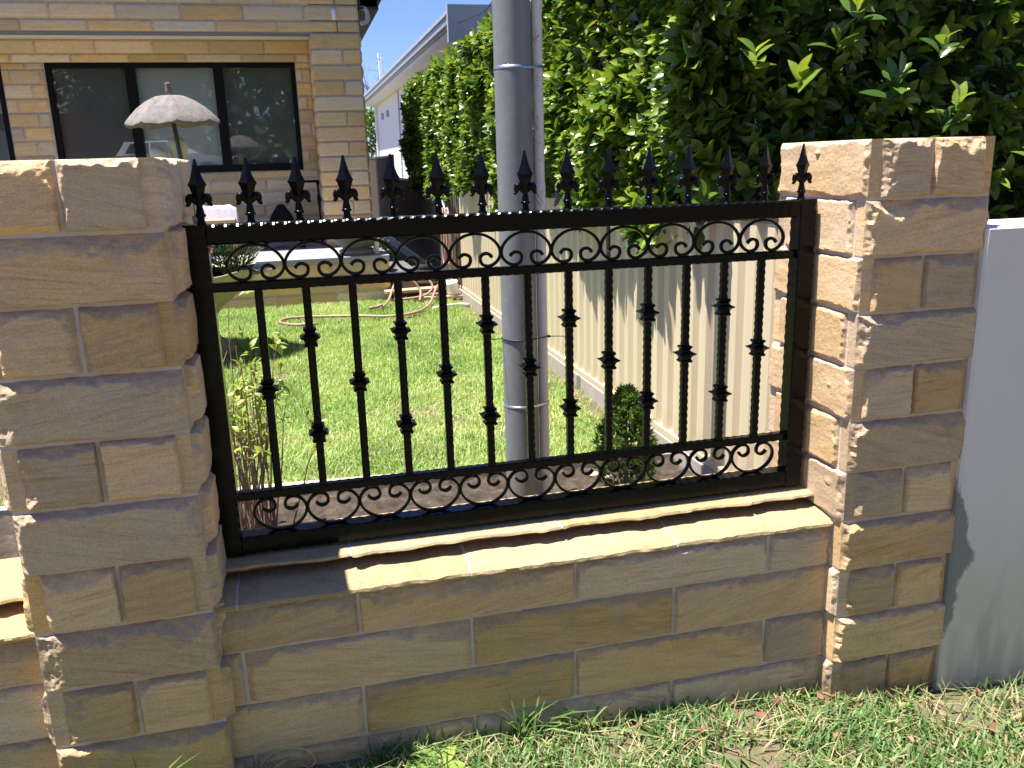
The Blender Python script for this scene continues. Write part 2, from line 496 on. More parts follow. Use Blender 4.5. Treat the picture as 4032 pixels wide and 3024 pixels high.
# ------------------------------------------------------------------ ground sheet
def gz(x, y):
    """street verge falls to the right; the garden behind the wall is level"""
    x = np.asarray(x, float); y = np.asarray(y, float)
    front = 0.070 - 0.050 * np.clip(x, -2.5, 3.5)
    t = np.clip((y - 0.0) / 0.2, 0, 1)
    return front * (1 - t) + 0.085 * t + 1.25 * np.clip((-y - 9.5) / 5.0, 0, 1)
def ground():
    xs = np.concatenate([[-200, -80, -30, -12, -6], np.linspace(-3, 4, 57), [5, 7, 10, 14, 30, 80, 200]])
    ys = np.concatenate([[-200, -80, -30, -16, -14.5, -12, -9.5, -5, -3], np.linspace(-2, .4, 37), np.linspace(.6, 9, 25), [12, 16, 24, 34, 60, 120, 200]])
    X, Y = np.meshgrid(xs, ys)
    Z = gz(X, Y) + (fbm(X * 3, Y * 3, 5) - .45) * .02
    V = np.stack([X, Y, Z], -1).reshape(-1, 3)
    nx, ny = len(xs), len(ys)
    i, j = np.meshgrid(np.arange(nx - 1), np.arange(ny - 1))
    a = (j * nx + i).ravel()
    return mk("ground", V, np.stack([a, a + 1, a + nx + 1, a + nx], 1), M['ground'], smooth=True)
g = setting(ground())
g["label"] = "grassy ground with bare soil and thatch between the blades"

# ------------------------------------------------------------------ rock-faced stone blocks
def stone_mesh(w, h, D, seed, spall=(.028, .010, .022, .020), step=.008, depth=.035, rough=.0022, curve=.0):
    """block face in local x,z; bulges to -y; spall = widths of the broken bands (top,bottom,left,right)"""
    nx = max(4, int(w / step)); nz = max(4, int(h / step))
    def lin(L, n):
        u = np.linspace(0, 1, n + 1)
        u = u - .35 * np.sin(2 * np.pi * u) / (2 * np.pi)
        return u * L
    xs = lin(w, nx); zs = lin(h, nz)
    X, Z = np.meshgrid(xs, zs)
    s = seed * 31
    def edge(dist, along, base, k, f):
        q = np.clip((fbm(along * f + k * 3.1, dist * 0 + k * 9.1, s + k * 101, 2) - .33) * 3.2, 0, 1.25)   # some stretches keep a sharp arris, others are broken back
        wd = base * (.28 + 1.0 * q + .55 * (fbm(along * 60, dist * 45, s + 500 + k, 2) - .37))
        tt = np.clip(dist / np.maximum(wd, .003), 0, 1)
        sub = (fbm(along * 48 + k, dist * 48, s + 300 + k, 3) - .44)
        return tt ** .85 + sub * .95 * np.sin(np.pi * tt) ** .7 * (tt < .999)
    e = np.minimum.reduce([edge(h - Z, X, spall[0], 1, 9), edge(Z, X, spall[1], 2, 9),
                           edge(X, Z, spall[2], 3, 13), edge(w - X, Z, spall[3], 4, 13)])
    plate = D * (.92 + .16 * fbm(X * 4, Z * 6, s + 7, 2))
    facet = (np.abs(fbm(X * 9, Z * 14, s + 55, 2) - .45) - .06) * D * curve
    Dp = np.clip(e, 0, 1.0) * plate + facet * np.clip(e, 0, 1)
    Dp += (fbm(X * 120, Z * 120, s + 9, 2) - .375) * rough * (.25 + 1.5 * (e < .97)) * np.clip(e * 4, 0, 1)
    rr_ = random.Random(seed)
    if step < .006:
        for _ in range(rr_.choice((0, 0, 0, 1))):            # small proud flakes left by the chisel
            bx, bz, br = rr_.uniform(.15, .9) * w, rr_.uniform(.35, .85) * h, rr_.uniform(.006, .016)
            q = ((X - bx) / (br * 1.3)) ** 2 + ((Z - bz) / br) ** 2 + (fbm(X * 70, Z * 70, s + 77, 2) - .4) * 1.6
            Dp = Dp + np.where(q < 1, .0055 * (1 - np.clip(q, 0, 1)) * np.clip(.6 + (Z - bz) / br * -.6, .1, 1), 0)
    ed = np.minimum.reduce([X, w - X, Z, h - Z])
    Dp = np.where(ed < 1e-6, 0.0, np.maximum(Dp, .0010))
    V = np.stack([X, -Dp, Z], -1).reshape(-1, 3)
    n1 = nx + 1
    i, j = np.meshgrid(np.arange(nx), np.arange(nz))
    a = (j * n1 + i).ravel()
    F = np.stack([a, a + 1, a + n1 + 1, a + n1], 1)
    nv = len(V)
    Vb = np.array([(0, depth, 0), (w, depth, 0), (w, depth, h), (0, depth, h), (0, 0, 0), (w, 0, 0), (w, 0, h), (0, 0, h)], float)
    b = nv
    Fb = np.array([[b + 3, b + 2, b + 1, b], [b + 4, b, b + 1, b + 5], [b + 5, b + 1, b + 2, b + 6], [b + 6, b + 2, b + 3, b + 7], [b + 7, b + 3, b, b + 4]])
    return np.concatenate([V, Vb]), np.concatenate([F, Fb]), np.concatenate([(1 - np.clip(e, 0, 1)).ravel() ** .5 * (e.ravel() < .97) * np.where((h - Z) < (X * 0 + .05), .85, .22).ravel(), np.zeros(8)])  # painted arris shade: strong along the top band, weak on the other edges

SEED = [1]
def stone(parent, w, h, loc, rotz=0.0, D=.016, mat=None, name="stone", smooth=True, shade_amt=1.0, **kw):
    SEED[0] += 1
    V, F, bt = stone_mesh(w, h, D, SEED[0], **kw)
    o = mk(name, V, F, mat or M['stone'], parent, smooth=False, col=bt * shade_amt)
    if smooth:
        o.data.polygons.foreach_set("use_smooth", np.ones(len(F), bool))
        o.data.set_sharp_from_angle(angle=math.radians(14))
    o.location = loc
    o.rotation_euler = (0, 0, rotz)
    return o

C = 0.15; J = 0.007; ZP = 1.62; TK = .035
PI = math.pi
def pillar(label, xa, xb, ya, yb, ncourse, mid, Dl, Dr, right_flat=False):
    root = thing("stone_pillar", label, "pillar", ((xa + xb) / 2, (ya + yb) / 2, 0))
    ox, oy = (xa + xb) / 2, (ya + yb) / 2
    def P(x, y, z): return (x - ox, y - oy, z)
    zb = ZP - ncourse * C
    MB().box(P(xa - .0006, ya - .0006, zb), P(xb + .0006, yb + .0006, ZP - .002)).build("mortar_core", M['mortar'], root)
    for k in range(ncourse):
        z0 = ZP - (k + 1) * C + J / 2; h = C - J
        if k == 0: h += J / 2
        top = (.056 if k == 0 else .042)
        sp = lambda l, r, b=.012: (top * random.uniform(.8, 1.2), b, l * random.uniform(.7, 1.3), r * random.uniform(.7, 1.3))
        vis = dict(step=.003 if k == 0 else .0042, shade_amt=.12 if k == 0 else 1.0)  # painted arris shade mostly left off the sunlit top course
        back = dict(step=.03, shade_amt=1.0)
        if k % 2 == 0:
            e = TK
            stone(root, mid - J / 2 - (xa + e - .006), h, P(xa + e - .006, ya, z0), 0, .017, spall=sp(.042, .018), **vis)
            stone(root, (xb - e + .006) - (mid + J / 2), h, P(mid + J / 2, ya, z0), 0, .017, spall=sp(.016, .018), **vis)
            stone(root, (xb - xa) / 2 - e - J, h, P(xb - e - J / 2, yb, z0), PI, .014, spall=sp(.02, .02), **back)
            stone(root, (xb - xa) / 2 - e - J, h, P(mid - J / 2, yb, z0), PI, .014, spall=sp(.02, .02), **back)
            ys0, ys1 = ya - .0018, yb + .0018
        else:
            stone(root, xb - xa + .0036, h, P(xa - .0018, ya, z0), 0, .018, spall=sp(.055, .022), **vis)
            stone(root, xb - xa + .0036, h, P(xb + .0018, yb, z0), PI, .014, spall=sp(.02, .02), **back)
            ys0, ys1 = ya + TK + J, yb - TK - J
        # right face (+x) and left face (-x)
        if right_flat:
            stone(root, ys1 - ys0, h, P(xb, ys0, z0), PI / 2, .004, spall=sp(.02, .02), **back)
        else:
            stone(root, ys1 - ys0, h, P(xb, ys0, z0), PI / 2, Dr, spall=(.026, .026, .035, .02), curve=.5, **vis)
        stone(root, ys1 - ys0, h, P(xa, ys1, z0), -PI / 2, Dl, spall=(.022, .014, .02, .030), curve=.5, **vis)
    return root

pillar("left rock-faced sandstone pillar, cut off by the left edge of the photo", -.428, -.042, -.183, .233, 11, -.236, .016, .022)
pillar("right rock-faced sandstone pillar between the black railing and the white wall", 1.668, 2.040, -.183, .233, 11, 1.853, .012, .004, True)

# ------------------------------------------------------------------ low walls
YW = -.128
def low_wall(label, xa, xb, rows, ledge, upper, yback=.178):
    root = thing("low_stone_wall", label, "wall", ((xa + xb) / 2, .025, 0))
    ox = (xa + xb) / 2
    def P(x, y, z): return (x - ox, y - .025, z)
    MB().box(P(xa, YW - .0006, -.05), P(xb, yback + .0006, .535)).build("mortar_core", M['mortar'], root)
    for k, js in enumerate(rows):
        z0 = .54 - .12 - k * .15 + J / 2 if k == 0 else .42 - k * .15 + J / 2
        h = (.118 if k == 0 else .15) - J
        e = [xa] + list(js) + [xb]
        for a, b in zip(e[:-1], e[1:]):
            a2 = a + (J / 2 if a > xa else 0); b2 = b - (J / 2 if b < xb else 0)
            stone(root, b2 - a2, h, P(a2, YW, z0), 0, .0115, spall=(.052, .006, .018, .020), step=.0048)
            stone(root, b2 - a2, h, P(-a2 + xa + xb, yback, z0), PI, .010, step=.035)
    # stepped coping: sloping ledge blocks in front, flat blocks under the railing, both with a broken front edge
    def coping(x0, x1, prof, jag, rough, seed, mat='stone_pale'):
        n = max(1, int((x1 - x0) / .009))
        xs = np.linspace(x0, x1, n + 1)
        fr = (fbm(xs * 16, xs * 0 + 3.3, seed, 4) - .47) * jag
        rows_ = []
        for i, (y, z, k) in enumerate(prof):      # k: how much this line follows the broken edge
            yy = y - fr * k + (fbm(xs * 60, xs * 0 + i * 7.7, seed + 3, 2) - .375) * rough * (k > 0)
            zz = z + (fbm(xs * 40, xs * 0 + i * 9.1, seed + 5, 2) - .375) * rough * .8 * (0 < i < len(prof) - 2)
            rows_.append(np.stack([xs, yy, zz], -1))
        V = np.concatenate(rows_); V[:, 0] -= ox; V[:, 1] -= .025
        R = len(rows_); F = []
        for r in range(R):
            q = (r + 1) % R
            for i in range(n):
                F.append([r * (n + 1) + i, r * (n + 1) + i + 1, q * (n + 1) + i + 1, q * (n + 1) + i])
        F.append([r * (n + 1) for r in range(R - 1, -1, -1)]); F.append([r * (n + 1) + n for r in range(R)])
        o = mk("pointing" if mat == "mortar" else "coping_stone", V, F, M[mat], root)
        o.data.polygons.foreach_set("use_smooth", np.ones(len(F), bool)); o.data.set_sharp_from_angle(angle=math.radians(22))
    lp = [(YW - .010, .5385, .6), (YW - .016, .5450, .9), (YW - .014, .5525, 1.0), (-.130, .5590, .8), (-.112, .5640, .5), (-.086, .5685, .3), (-.066, .5705, .1), (-.045, .5715, 0), (.006, .5720, 0), (.006, .5385, 0)]
    up = [(.0080, .5728, 0), (.0060, .5965, .1), (-.050, .5990, .85), (-.062, .6060, 1.0), (-.0585, .6118, 1.0), (-.024, .6122, 0), (.05, .6118, 0), (yback + .01, .6110, 0), (yback + .012, .5728, 0)]
    e = [xa] + list(ledge) + [xb]
    for i, (a, b) in enumerate(zip(e[:-1], e[1:])):
        coping(a + (.0035 if i else 0), b - .0035 if b < xb else b, lp, .020, .0075, 400 + i + int(abs(xa) * 77))
        if b < xb: coping(b - .0045, b + .0045, [(y + .004 * (k > 0), z - .0012 * (z > .54), 0) for y, z, k in lp], 0, 0, 1, 'mortar')
    MB().box(P(xa, -.112, .5352), P(xb, .0055, .556)).box(P(xa, .0070, .5352), P(xb, yback - .01, .5724)).build("bedding_mortar", M['mortar'], root)
    MB().box(P(xa, .0105, .5735), P(xb, yback - .001, .6090)).build("bedding_mortar", M['mortar'], root)
    e = [xa] + list(upper) + [xb]
    for i, (a, b) in enumerate(zip(e[:-1], e[1:])):
        coping(a + (.0035 if i else 0), b - .0035 if b < xb else b, up, .042, .004, 460 + i + int(abs(xa) * 77), 'stone_brown')
        if b < xb: coping(b - .0045, b + .0045, [(y + .006 * (k > 0), z - .0012 * (z > .6), 0) for y, z, k in up], 0, 0, 1, 'mortar')
    return root
low_wall("low sandstone wall with sunlit stepped coping under the black railing", -.044, 1.670,
         [(.303, .886, 1.468), (.009, .595, 1.177), (.298, .883, 1.466), (.010, .592, 1.176)], (.010, .597, 1.180), (.296, .872, 1.449))
low_wall("low sandstone wall stub at the lower left edge behind the left pillar", -1.9, -.426,
         [(-1.5, -.93), (-1.2, -.68), (-1.5, -.93), (-1.2, -.68)], (-1.2, -.66), (-1.5, -.95))

# ------------------------------------------------------------------ wrought fence panel
def hammered(L, a, pitch, c0, c1, axis, ay=None):
    """square bar along local z with scalloped corners, centred on the axis"""
    ay = ay or a
    n = max(8, int(L / pitch * 6))
    t = np.linspace(0, L, n + 1)
    ph = np.abs(np.sin(np.pi * t / pitch)) ** 1.5
    V = []
    for i, z in enumerate(t):
        c = c0 + c1 * ph[i]
        if i == 0 or i == n: c = c0
        bx = a - c1 * .10 * ph[i]; by = ay - c1 * .10 * ph[i]
        o = [(bx - c, -by), (bx, -by + c), (bx, by - c), (bx - c, by), (-bx + c, by), (-bx, by - c), (-bx, -by + c), (-bx + c, -by)]
        for (p, q) in o:
            V.append((p, q, z) if axis == 'z' else (z, q, p))
    F = []
    for i in range(n):
        for k in range(8):
            j = (k + 1) % 8
            f = [i * 8 + k, i * 8 + j, (i + 1) * 8 + j, (i + 1) * 8 + k]
            F.append(f if axis == 'z' else f[::-1])
    cap0 = list(range(7, -1, -1)); cap1 = [n * 8 + k for k in range(8)]
    F += [cap0, cap1] if axis == 'z' else [cap0[::-1], cap1[::-1]]
    return V, F

PB = M['black_paint']
def fence_panel():
    root = thing("railing_panel", "black wrought iron railing panel with spearheads and scrolls between the two sandstone pillars", "railing", (.809, .025, .6203))
    ox, oy, oz = .809, .025, .6203
    def bar(name, L, a, pitch, c0, c1, axis, loc, ay=None, mat=PB):
        V, F = hammered(L, a, pitch, c0, c1, axis, ay)
        return mk(name, V, F, mat, root, loc=(loc[0] - ox, loc[1] - oy, loc[2] - oz))
    zt, zb, hz, hw = 1.4664, .6203, .024, .026
    bar("post", zt - zb, hw, .030, .0018, .0034, 'z', (0, oy, zb))
    bar("post", zt - zb, hw, .030, .0018, .0034, 'z', (1.6181, oy, zb))
    # rails butt between the posts
    L = 1.6181 - 2 * hw - .001
    bar("rail", L, hz, .0275, .0016, .0040, 'x', (hw + .0005, oy, zt - hz - .0006), .0252)
    bar("rail", L, hz, .0275, .0016, .0034, 'x', (hw + .0005, oy, zb + hz + .0006), .0252)
    bar("inner_rail", L, .0115, .0235, .001, .0030, 'x', (hw + .0005, oy, 1.3145), .0130)
    bar("inner_rail", L, .0115, .0235, .001, .0030, 'x', (hw + .0005, oy, .774), .0130)
    # balusters with collars
    prof = [(.0150, .0238), (.0168, .0205), (.0140, .0165), (.0118, .0125), (.0135, .0085), (.0200, .0045), (.0252, .0028), (.0252, .0006),
            (.0190, -.0040), (.0160, -.0058), (.0160, -.0075), (.0138, -.0110), (.0142, -.0150), (.0172, -.0185), (.0172, -.0210), (.0150, -.0238)]
    kb = MB().lathe([(rr * math.sqrt(2), z) for rr, z in prof[::-1]], 4, rot=PI / 4)
    kproto = None; bproto = None
    V, F = hammered(1.303 - .7855, .0100, .021, .0012, .0030, 'z')
    for i in range(1, 14):
        x = .0152 + i * .11371
        if bproto is None:
            b = bproto = mk("baluster", V, F, PB, root)
        else:
            b = bproto.copy(); COL.objects.link(b); b.parent = root
        b.location = (x - ox, 0, .7855 - oz)
        for z in ([1.051] if i % 2 else [1.177, .925]):
            if kproto is None:
                kk = kproto = kb.build("collar", PB, b)
            else:
                kk = kproto.copy(); COL.objects.link(kk); kk.parent = b
            kk.location = (0, 0, z - .7855)
    # scrolls: flat bar bent to an open C with curled ends
    half = [(0, .0869), (.0260, .0828), (.0480, .0700), (.0615, .0540), (.0665, .0385), (.0645, .0250), (.0565, .0135), (.0455, .0060), (.0330, .0030),
            (.0190, .0075), (.0130, .0185), (.0155, .0305), (.0280, .0360), (.0385, .0320), (.0440, .0250)]
    full = [(-x, z) for x, z in half[:0:-1]] + half
    pts = catmull([(x, 0, z) for x, z in full], 4)
    sv = []; sf = []
    n = len(pts)
    for i, p in enumerate(pts):
        t = np.array(pts[min(i + 1, n - 1)]) - np.array(pts[max(i - 1, 0)]); t /= np.linalg.norm(t)
        nn = np.array([-t[2], 0, t[0]])
        q = abs(i / (n - 1) - .5) * 2
        th = .0036 + .0008 * q; dp = .0060
        for (s1, s2) in ((1, .6), (.7, 1), (-.7, 1), (-1, .6), (-1, -.6), (-.7, -1), (.7, -1), (1, -.6)):
            sv.append(np.array(p) + nn * th * s1 + np.array([0, dp * s2, 0]))
    for i in range(n - 1):
        for k in range(8):
            j = (k + 1) % 8
            sf.append([i * 8 + k, (i + 1) * 8 + k, (i + 1) * 8 + j, i * 8 + j])
    sf += [list(range(8)), [(n - 1) * 8 + k for k in range(7, -1, -1)]]
    sp = None
    for i in range(11):
        x = .0605 + (i + .5) * .13625
        for (z, flip) in ((1.3262, False), (.7622, True)):
            if sp is None:
                o = sp = mk("scroll", sv, sf, PB, root, smooth=True); o.data.set_sharp_from_angle(angle=math.radians(45))
            else:
                o = sp.copy(); COL.objects.link(o); o.parent = root
            o.location = (x - ox, 0, z - oz)
            o.rotation_euler = (PI, 0, 0) if flip else (0, 0, 0)
            o.scale = (1, 1, 1.06 if flip else 1)
    # spearhead finials
    spear = MB()
    s2 = math.sqrt(2)
    spear.lathe([(.0105 * 1.2, 0), (.0100, .004), (.0088, .007), (.0086, .017)], 12)
    spear.lathe([(.0088, .0165), (.0120, .0182), (.0128, .0205), (.0120, .0230), (.0100, .0245), (.0096, .0275), (.0088, .0330), (.0072, .0400), (.0070, .0440), (.0090, .0500), (.0090, .0580)], 14)
    spear.lathe([(.0100, .052), (.0122, .064), (.0150, .076), (.0185, .0880), (.0215, .0915), (.0215, .0930), (.0178, .0985), (.0140, .1070), (.0100, .1200), (.0066, .1330), (.0040, .1440), (.0036, .1480), (.0022, .1505), (.0004, .1512)], 4, rot=0, sx=1, sy=.72)
    fin = None; lf = None
    leafV = MB().tube(catmull([(.001, 0, .046), (.008, 0, .0535), (.0155, 0, .0625), (.0205, 0, .0635), (.0228, 0, .0575), (.0235, 0, .0500), (.0265, 0, .0455), (.0305, 0, .0470)], 3),
                      [.0055, .006, .0066, .0071, .0076, .0081, .0085, .0087, .0087, .0086, .0084, .0082, .0079, .0075, .0069, .0062, .0055, .005, .0045, .004, .0034, .0018][:22], 8, True, (1, .85))
    for i in range(15):
        x = .0152 + i * .11371
        if fin is None:
            o = fin = spear.build("spearhead", PB, root, auto=38)
            lf = leafV.build("curled_leaf", PB, o, smooth=True)
            l2 = lf.copy(); COL.objects.link(l2); l2.parent = o; l2.rotation_euler = (0, 0, PI)
        else:
            o = fin.copy(); COL.objects.link(o); o.parent = root
            for rz in (0, PI):
                l = lf.copy(); COL.objects.link(l); l.parent = o; l.rotation_euler = (0, 0, rz)
        o.location = (x - ox, 0, 1.4664 - oz - .0006)
    return root
fence_panel()

# ------------------------------------------------------------------ rendered white wall on the right
def white_wall():
    root = thing("rendered_wall", "white cement-rendered wall at the right edge, stained grey near the grass", "wall", (4.0, -.11, 0))
    def P(x, y, z): return (x - 4.0, y + .11, z)
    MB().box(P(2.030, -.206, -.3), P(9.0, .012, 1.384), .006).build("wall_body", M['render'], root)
    MB().lathe([(.016, 0), (.016, .012), (.014, .015), (.004, .017)], 12, c=P(2.075, -.03, 1.379)).build("bolt_cap", M['galv'], root)
white_wall()

# ------------------------------------------------------------------ power pole with conduit
def pole():
    cx, cy, rr = 1.108, 1.30, .0745
    root = thing("power_pole", "tall grey galvanised steel pole with a white conduit strapped to its side", "pole", (cx, cy, .08))
    sh = MB().lathe([(rr, -.2), (rr, 4.6)], 40).build("pole_shaft", M['galv'], root, auto=40)
    c = MB().lathe([(.0215, -.15), (.0215, 1.30), (.0235, 1.302), (.0235, 1.42), (.0215, 1.422), (.0215, 4.6)], 20)
    co = c.build("conduit", M['conduit'], root, auto=40); co.location = (rr + .0215 + .001, -.012, 0)
    def strap(z, mat, name, r_add, hgt):
        n = 48; V = []; F = []
        pts = []
        R1 = rr + r_add; R2 = .0235 + r_add; d = rr + .0225
        for k in range(n):
            a = 2 * PI * k / n
            px, py = math.cos(a), math.sin(a)
            # support function of the two circles' hull
            e1 = R1; e2 = R2 + d * px - .012 * py
            h = max(e1, e2)
            if e2 > e1: pts.append((d + R2 * px, -.012 + R2 * py))
            else: pts.append((R1 * px, R1 * py))
        for z_ in (-hgt / 2, hgt / 2):
            for (p, q) in pts: V.append((p, q, z_))
        for (p, q) in pts: V.append((p * .985, q * .985, hgt / 2))
        for k in range(n):
            j = (k + 1) % n
            F += [[k, j, n + j, n + k], [n + k, n + j, 2 * n + j, 2 * n + k]]
        mk(name, V, F, mat, root, smooth=True, loc=(0, 0, z - .08))
    strap(.577, M['strap'], "steel_strap", .0015, .011)
    strap(1.945, M['strap'], "steel_strap", .0015, .011)
    tb = MB()
    n = 40; R1 = rr + .002; d = rr + .0225; R2 = .0255
    pts = []
    for k in range(n):
        a = PI + (k / (n - 1)) * 2 * PI * .999
        px, py = math.cos(a), math.sin(a)
        if R2 + d * px - .012 * py > R1: pts.append((d + R2 * px, -.012 + R2 * py, 0))
        else: pts.append((R1 * px, R1 * py, 0))
    tb.tube(pts, .0025, 6)
    tb.box((d + R2 - .006, -.034, -.004), (d + R2 + .003, -.022, .005))
    tb.tube([(d + R2, -.028, 0), (d + R2 + .03, -.040, .001), (d + R2 + .062, -.052, .0)], .0018, 6)
    tb.build("cable_tie", M['plastic_black'], root, loc=(0, 0, .868 - .08))
    tb2 = MB().tube([(-rr - .002, -.004, 0), (-rr - .04, -.018, .003), (-rr - .085, -.03, .010)], .0022, 6)
    tb2.build("tie_tail", M['plastic_black'], root, loc=(0, 0, .868 - .08))
    # cobweb and dry leaf bits caught between pole and conduit
    cw = MB()
    for k in range(26):
        z = 1.25 + random.random() * .75
        x = rr + random.uniform(-.004, .012); y = -.045 + random.uniform(-.014, .004)
        q = [(x, y, z), (x + random.uniform(-.02, .02), y - .008, z + random.uniform(-.03, .03)), (x + random.uniform(-.025, .03), y - .012, z + random.uniform(-.06, .03))]
        cw.tube(q, .0008, 3)
    setting(cw.build("dry_twigs", M['twig'], root), "stuff")
pole()

# ------------------------------------------------------------------ side fence (steel sheet, posts, capping, plinth)
XF = 2.0
def side_fence():
    root = thing("side_fence", "cream ribbed steel side fence running back from the right pillar under the hedge", "fence", (XF, 6, .1))
    def P(x, y, z): return (x - XF, y - 6, z - .1)
    ys = [.236, 2.60, 4.97, 7.41, 10.70, 13.90, 17.08, 20.2]
    for i in range(len(ys) - 1):
        y0, y1 = ys[i] + .022, ys[i + 1] - .022
        zt = 1.345 if i < 5 else 1.74
        near = i < 3
        pitch = .136
        prof = []
        y = y0
        while y < y1:
            for (dy, dx) in ((0, .014), (.040, .014), (.060, -.010), (.104, -.010), (.124, .014)):
                if y + dy < y1: prof.append((y + dy, dx))
            y += pitch
        prof.append((y1, .012))
        V = []
        for (yy, dx) in prof:
            V.append(P(XF - dx, yy, .205)); V.append(P(XF - dx, yy, zt))
        F = [[2 * k, 2 * k + 1, 2 * k + 3, 2 * k + 2] for k in range(len(prof) - 1)]
        n0 = len(V)
        for (yy, dx) in prof:   # the sheet's back side
            V.append(P(XF - dx + .0012, yy, .205)); V.append(P(XF - dx + .0012, yy, zt))
        F += [[n0 + 2 * k, n0 + 2 * k + 2, n0 + 2 * k + 3, n0 + 2 * k + 1] for k in range(len(prof) - 1)]
        mk("fence_sheet", V, F, M['fence_cream' if i < 3 else 'fence_shaded'], root)  # far sections get the paint with shade in its colour
        b = MB(); b.box(P(XF - .019, y0, zt - .012), P(XF + .019, y1, zt + .022), .003)
        b.build("top_capping", M['post_dark'], root)
        b = MB(); b.box(P(XF - .021, y0, .195), P(XF + .021, y1, .232), .003)
        b.build("bottom_rail", M['fence_cream'], root)
        b = MB(); b.box(P(XF - .030, y0 - .02, .02), P(XF + .03, y1 + .02, .194), .004)
        b.build("plinth", M['plinth'], root)
    for i, y in enumerate(ys):
        zt = 1.37 if i < 5 else 1.77
        b = MB(); b.box(P(XF - .024, y - .021, .1945), P(XF + .024, y + .021, zt), .003)
        b.build("fence_post", M['post_dark'], root)
    # conduit clip on the plinth
    MB().box(P(XF - .05, 3.10, .10), P(XF - .031, 3.125, .20)).build("plinth_bracket", M['strap'], root)
side_fence()

# ------------------------------------------------------------------ leaves
def leaf_template(L=1.0, wd=.54, nl=5, fold=.18, curl=.22):
    t = np.linspace(0, 1, nl)
    w = wd * np.sin(np.pi * np.clip(t * .96 + .02, 0, 1)) ** .75 * (1 - .25 * (t - .4))
    V = []
    for i in range(nl):
        z = -curl * (t[i] - .2) ** 2
        V += [(-w[i] / 2, t[i], z + fold * w[i]), (0, t[i], z), (w[i] / 2, t[i], z + fold * w[i])]
    F = []
    for i in range(nl - 1):
        a = i * 3
        F += [[a, a + 1, a + 4, a + 3], [a + 1, a + 2, a + 5, a + 4]]
    return np.array(V) * L, np.array(F)

def scatter_leaves(pos, dirv, up, size, tint, tmpl):
    """instances of a template baked into arrays. dirv = leaf axis, up = approx normal"""
    V0, F0 = tmpl
    n = len(pos)
    d = dirv / np.linalg.norm(dirv, axis=1, keepdims=True)
    s = np.cross(d, up); s /= np.linalg.norm(s, axis=1, keepdims=True) + 1e-9
    u = np.cross(s, d)
    V = (V0[None, :, 0:1] * s[:, None, :] + V0[None, :, 1:2] * d[:, None, :] + V0[None, :, 2:3] * u[:, None, :]) * size[:, None, None] + pos[:, None, :]
    nv = len(V0)
    F = F0[None] + (np.arange(n) * nv)[:, None, None]
    return V.reshape(-1, 3), F.reshape(-1, F0.shape[1]), np.repeat(tint, nv)

def shoots(base, axis, per, rs, spread=.9, L=.098):
    """rosettes of leaves round short shoots"""
    n = len(base)
    P = []; D = []; U = []; S = []; T = []
    ax = axis / np.linalg.norm(axis, axis=1, keepdims=True)
    ref = np.where(np.abs(ax[:, 2:3]) < .9, np.array([[0, 0, 1.0]]), np.array([[1.0, 0, 0]]))
    e1 = np.cross(ax, ref); e1 /= np.linalg.norm(e1, axis=1, keepdims=True)
    e2 = np.cross(ax, e1)
    st = rs.random(n)
    ph = rs.random(n) * 6.28
    for k in range(per):
        f = k / per
        a = (ph + k * 2.4 + rs.normal(0, .25, n))[:, None]
        rad = np.cos(a) * e1 + np.sin(a) * e2
        sp = spread * (1.15 - .75 * f) + rs.normal(0, .15, n)
        d = ax * np.cos(sp)[:, None] + rad * np.sin(sp)[:, None]
        d[:, 2] -= .18 * (1 - f)
        P.append(base + ax * ((f - .5) * L * .9)[..., None] if np.ndim(f) else base + ax * ((f - .5) * L * .9))
        D.append(d)
        U.append(ax * .9 + np.array([[0, 0, .6]]) - rad * .2 + rs.normal(0, .25, (n, 3)))
        S.append(L * (1.08 - .35 * f) * rs.uniform(.75, 1.2, n))
        T.append(np.clip(st * .55 + f * .28 + rs.normal(0, .10, n), .02, .985))
    return np.concatenate(P), np.concatenate(D), np.concatenate(U), np.concatenate(S), np.concatenate(T)

